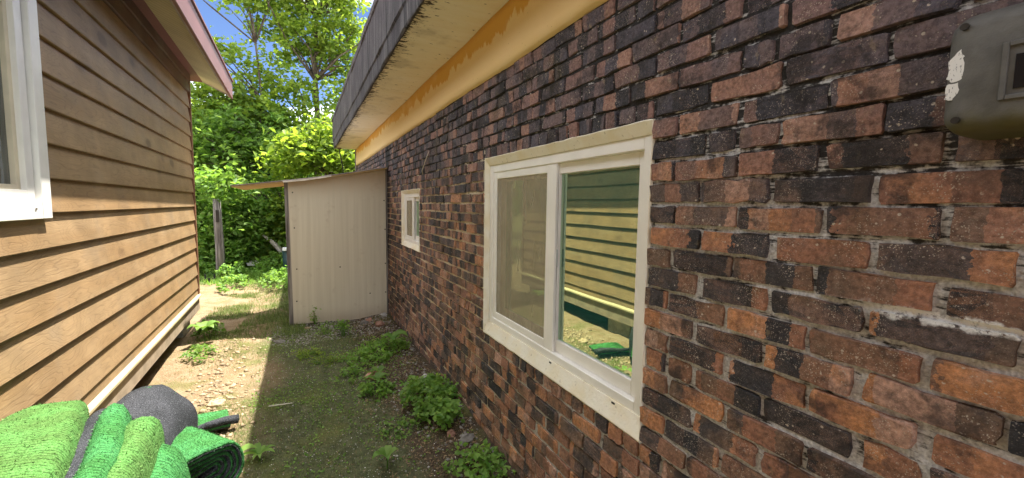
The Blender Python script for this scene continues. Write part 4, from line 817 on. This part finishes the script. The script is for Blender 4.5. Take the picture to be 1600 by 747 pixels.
# ------------------------------------------------------------------ weeds
def weed(name, label, x, y, rx, ry, h, n, size, mat='leaf_weed', group='weeds on the shaded path', stems=9):
    z = float(gz(x, y)); e = empty(name, (x, y, z), 0, label, 'weed', group)
    nc = max(6, n//9); r_ = np.sqrt(rng.random(nc)); th = rng.uniform(0, 6.3, nc); lump = rng.uniform(.45, 1, nc)
    cc = np.stack([r_*rx*np.cos(th), r_*ry*np.sin(th), h*(1-.55*r_**2)*lump], 1)
    C = (cc[:, None]+rng.normal(size=(nc, 9, 3))*np.array([.028, .028, .022])).reshape(-1, 3); C[:, 2] = np.maximum(C[:, 2], .008)
    V, F3, rd = leaves(C, size, .9, .75); link('foliage', mesh_np('foliage', V, F3, {'rnd': rd}), mat, e)
    q = B()
    for i in rng.choice(nc, min(stems, nc), replace=False): t_ = Vector(cc[i]); q.tube([(t_.x*.35, t_.y*.35, -.02), (t_.x*.6, t_.y*.6, t_.z*.6), t_], [.004, .003, .002], 5)
    q.build('stem', 'leaf_weed', e); return e
def rosette(name, label, x, y, L, n, lift, mat='leaf_weed', group='broadleaf seedlings', w=.5, h0=.02):
    z = float(gz(x, y)); e = empty(name, (x, y, z), 0, label, 'weed', group); B().tube([(0, 0, -.02), (.004, 0, h0*.5), (0, 0, h0+.01)], [.005, .004, .003], 6).build('stem', mat, e)
    for k in range(n):
        a_ = k*2.4+random.uniform(-.3, .3); l_ = L*random.uniform(.7, 1.15); V = []; m_ = 7
        for i in range(m_+1):
            t_ = i/m_; ww = l_*w*.5*math.sin(PI*min(1, t_**.8*.98+.02))**.9; rr = l_*t_*(1-.15*t_); zz_ = h0+l_*lift*math.sin(t_*2.2)-l_*.12*t_*t_
            for s_ in (-1, 0, 1): V.append((rr*math.cos(a_)-s_*ww*math.sin(a_), rr*math.sin(a_)+s_*ww*math.cos(a_), zz_+(ww*.28 if s_ else 0)))
        Fc = [(3*i+s_, 3*i+3+s_, 3*i+4+s_, 3*i+1+s_) for i in range(m_) for s_ in (0, 1)]
        link('leaf', mesh_np('leaf', V, Fc, {'rnd': np.full(len(V), random.random())}, True), mat, e)
    return e
weed('weed_clump', 'densest bright green weed clump against the brick wall left of the window', .86, 3.05, .20, .30, .17, 900, .040)
weed('weed_clump', 'front lobe of the dense weed clump, nearest the camera', .83, 2.72, .14, .16, .16, 480, .040)
weed('weed_clump', 'low weed clump at the bottom edge beside the brick wall', .88, 2.08, .17, .20, .10, 420, .036)
weed('weed_clump', 'leafy weed patch around the broadleaf plant below the small window', .74, 4.40, .26, .30, .12, 620, .038)
weed('weed_clump', 'loose weeds left of the broadleaf plant', .48, 4.25, .18, .22, .10, 240, .036)
weed('weed_clump', 'small weed clump in the middle of the bare soil', .52, 3.45, .13, .14, .10, 210, .040)
weed('weed_clump', 'sparse weeds before the flat pinkish stone', .42, 3.85, .2, .18, .06, 170, .034)
weed('weed_clump', 'upright pale weed standing before the shed panel', .42, 5.2, .08, .08, .22, 110, .036)
weed('weed_clump', 'thin upright weed left of the pale weed by the shed', .22, 5.35, .05, .05, .20, 60, .03)
weed('weed_clump', 'thin sprig growing at the shed panel foot', .12, 5.84, .03, .02, .24, 26, .03, stems=5)
weed('weed_clump', 'small weeds between path and soil near the bottom edge', .55, 2.8, .1, .1, .05, 90, .03)
weed('weed_clump', 'yellow green mossy cushion on the shaded path', .18, 4.35, .14, .12, .045, 420, .016, 'leaf_lime')
weed('weed_clump', 'yellowish low plant beside the mossy cushion', .02, 4.65, .13, .10, .05, 220, .024, 'leaf_lime')
rosette('broadleaf_plant', 'plant with large smooth oval leaves below the small window', .82, 4.30, .19, 6, .42, w=.55, h0=.14)
rosette('seedling', 'broadleaf seedling among weeds in the middle ground', .54, 3.58, .11, 6, .4, h0=.06)
rosette('seedling', 'seedling at the flat pinkish stone', .58, 3.72, .09, 6, .4, h0=.06)
rosette('seedling', 'pale seedling with pointed leaves at the bottom edge of the path', .42, 2.42, .10, 5, .5, h0=.07)
rosette('seedling', 'narrow leaved seedling on the shadow line', -.27, 2.85, .12, 8, .35, w=.28, h0=.04)
rosette('seedling', 'light green leaf pair in the sun beside the shadow line', -.40, 2.86, .13, 3, .3, w=.5, h0=.05)
rosette('sunlit_weed', 'tall broadleaf weed in the sun at the corner of the wood house', -.98, 5.42, .17, 9, .4, w=.62, h0=.16)
weed('sunlit_weed', 'bushy weed in the sun just behind the broadleaf weed', -.99, 5.75, .12, .14, .22, 240, .05, group='sunlit weeds')
weed('sunlit_weed', 'low weeds in the sun in front of the broadleaf weed', -.96, 5.05, .14, .22, .08, 220, .035, group='sunlit weeds')
weed('sunlit_weed', 'weed patch by the garden edging', -1.15, 9.0, .25, .7, .22, 420, .06, group='sunlit weeds')
weed('sunlit_weed', 'tall weed tuft at the foot of the wooden post', -1.30, 9.9, .25, .3, .42, 360, .07, group='sunlit weeds')
weed('sunlit_weed', 'leafy weeds around the pale slab', -.55, 10.6, .45, .5, .45, 700, .08, group='sunlit weeds')
weed('sunlit_weed', 'weeds beside the shed beyond the roof shadow', -.4, 9.0, .3, .9, .28, 700, .06, group='sunlit weeds')
weed('sunlit_weed', 'ground ivy left of the post behind the edging', -2.1, 10.5, .5, .4, .35, 700, .08, group='sunlit weeds')
# grass and ground cover
def grass(name, P, L, mat, label):
    n = len(P); th = rng.uniform(0, 6.3, n); d = np.stack([np.cos(th), np.sin(th), np.zeros(n)], 1); l_ = (L*rng.uniform(.5, 1.3, n))[:, None]; lean = rng.uniform(.1, .9, n)[:, None]; s_ = np.stack([-d[:, 1], d[:, 0], np.zeros(n)], 1)*l_*.06
    b = P-np.array([0, 0, .004]); tp = b+d*l_*lean+np.array([0, 0, 1])*l_*np.sqrt(1-lean*lean*.8); V = np.stack([b-s_, b+s_, tp], 1).reshape(-1, 3)
    o = link(name, mesh_np(name, V, np.arange(3*n).reshape(-1, 3), {'rnd': np.repeat(rng.random(n), 3)}), mat); tag(o, label, 'grass', None, 'stuff')
pat = lambda x, y: np.clip(vnoise(x*2.2+5, y*2.2)*3.+vnoise(x*7, y*7)*1.6+.05, 0, 1)
grass('grass', scat(95000, -.45, .8, 1.6, 5.6, lambda x, y: np.clip(pat(x, y)*.9+.22, 0, 1)*np.clip((.85-x)/.3, .1, 1)), .022, 'grass_blade', 'short mossy grass on the shaded path')
grass('grass', scat(42000, -1.2, -.3, 2.9, 6.0, lambda x, y: np.clip(pat(x+3, y)+.05, 0, 1)*np.exp(-((x+.60)/.3)**2)), .028, 'grass_blade', 'thin sunlit grass tufts beside the rubble')
grass('grass', scat(42000, -1.2, .0, 5.5, 9.5, lambda x, y: np.clip(pat(x, y)+np.clip((x+.8)*.8, -.2, .7)+np.clip(y-8, 0, 1)*.3, 0, 1)), .055, 'grass_blade', 'grass growing past the shed')
grass('grass', scat(30000, -3.2, 1., 9., 13., lambda x, y: np.clip((x+1.2)*.8+pat(x, y)+np.clip(y-10, 0, 1), 0, 1)), .13, 'leaf_weed', 'rank grass below the far shrubs')
cc = scat(9000, -.4, 1.0, 1.3, 5.8, lambda x, y: np.clip(pat(x+8, y+4)*.8+.12, 0, 1)); cc[:, 2] += .008; V, F3, rd = leaves(cc, .018, 1.5, .8); o = link('ground_cover', mesh_np('ground_cover', V, F3, {'rnd': rd}), 'leaf_weed'); tag(o, 'tiny creeping ground cover on the shaded path', 'ground cover', None, 'stuff')
cc = scat(7000, .3, 1.02, 1.3, 5.85, lambda x, y: np.clip((x-.3)/.4, 0, 1)); cc[:, 2] += .005; V, F3, rd = leaves(cc, .022, 1.5, .35); o = link('leaf_litter', mesh_np('leaf_litter', V, F3, {'rnd': rd}), 'leaf_litter'); tag(o, 'dry leaf litter and bark bits along the brick wall', 'leaf litter', None, 'stuff')
cc = scat(3500, -.4, .4, 1.3, 5.85); cc[:, 2] += .003; V, F3, rd = leaves(cc, .014, 1.5, .3); o = link('leaf_litter', mesh_np('leaf_litter', V, F3, {'rnd': rd}), 'leaf_litter'); tag(o, 'scattered dry bits over the shaded path', 'leaf litter', None, 'stuff')
B().tube([(-.26, 3.52, .02), (-.18, 3.50, .025), (-.10, 3.50, .02)], .004, 5).build('twig', 'lath_pale'); tag(bpy.data.objects['twig'], 'thin pale straw lying on the shaded path', 'twig')

# ------------------------------------------------------------------ far small things
pz_ = B(); pts = [(-1.535, 10.26, -.1), (-1.53, 10.26, .6), (-1.545, 10.26, 1.1), (-1.55, 10.26, 1.62)]
ps = empty('wooden_post', (-1.535, 10.26, 0), 0, 'weathered grey wooden post beyond the wood house', 'post'); q = B().tube([Vector(p)-Vector((-1.535, 10.26, 0)) for p in pts], [.085, .08, .075, .07], 12); q.v = jit(q.v, .012, 9.); q.build('pole', 'weathered_wood', ps, True)
B().box(-.03, .03, -.088, -.076, 1.15, 1.40, .004).build('knot_hole', 'screw_dark', ps)
ed = empty('garden_edging', (-2.0, 9.75, 0), 0, 'low black garden edging with short stakes by the dirt path', 'edging'); B().box(-.75, .48, -.006, .006, .0, .07).build('strip', 'edging_black', ed)
for k in range(9): B().tube([(-.72+k*.145, 0, -.02), (-.72+k*.145, -.012, .15)], [.014, .011], 6).build('stake', 'edging_black', ed)
db = empty('dead_branch', (-.62, 11.0, .3), 0, 'bleached dead branch leaning in the weeds by the shed', 'branch'); q = B().tube([(.25, 0, .0), (.12, 0, .18), (-.02, .02, .36), (-.20, .03, .50)], [.07, .06, .05, .02], 9); q.v = jit(q.v, .03, 9.); q.build('limb', 'cloth_grey', db, True)
bn = empty('bin', (-.22, 10.0, 0), 0, 'dark bin with a white lid edge beside the shed', 'bin'); B().tube([(0, 0, -.02), (0, 0, .55)], [.15, .18], 16).build('body', 'bin_teal', bn, True); B().box(-.16, -.06, -.2, -.08, .552, .62, .01).build('lid', 'lid_white', bn)
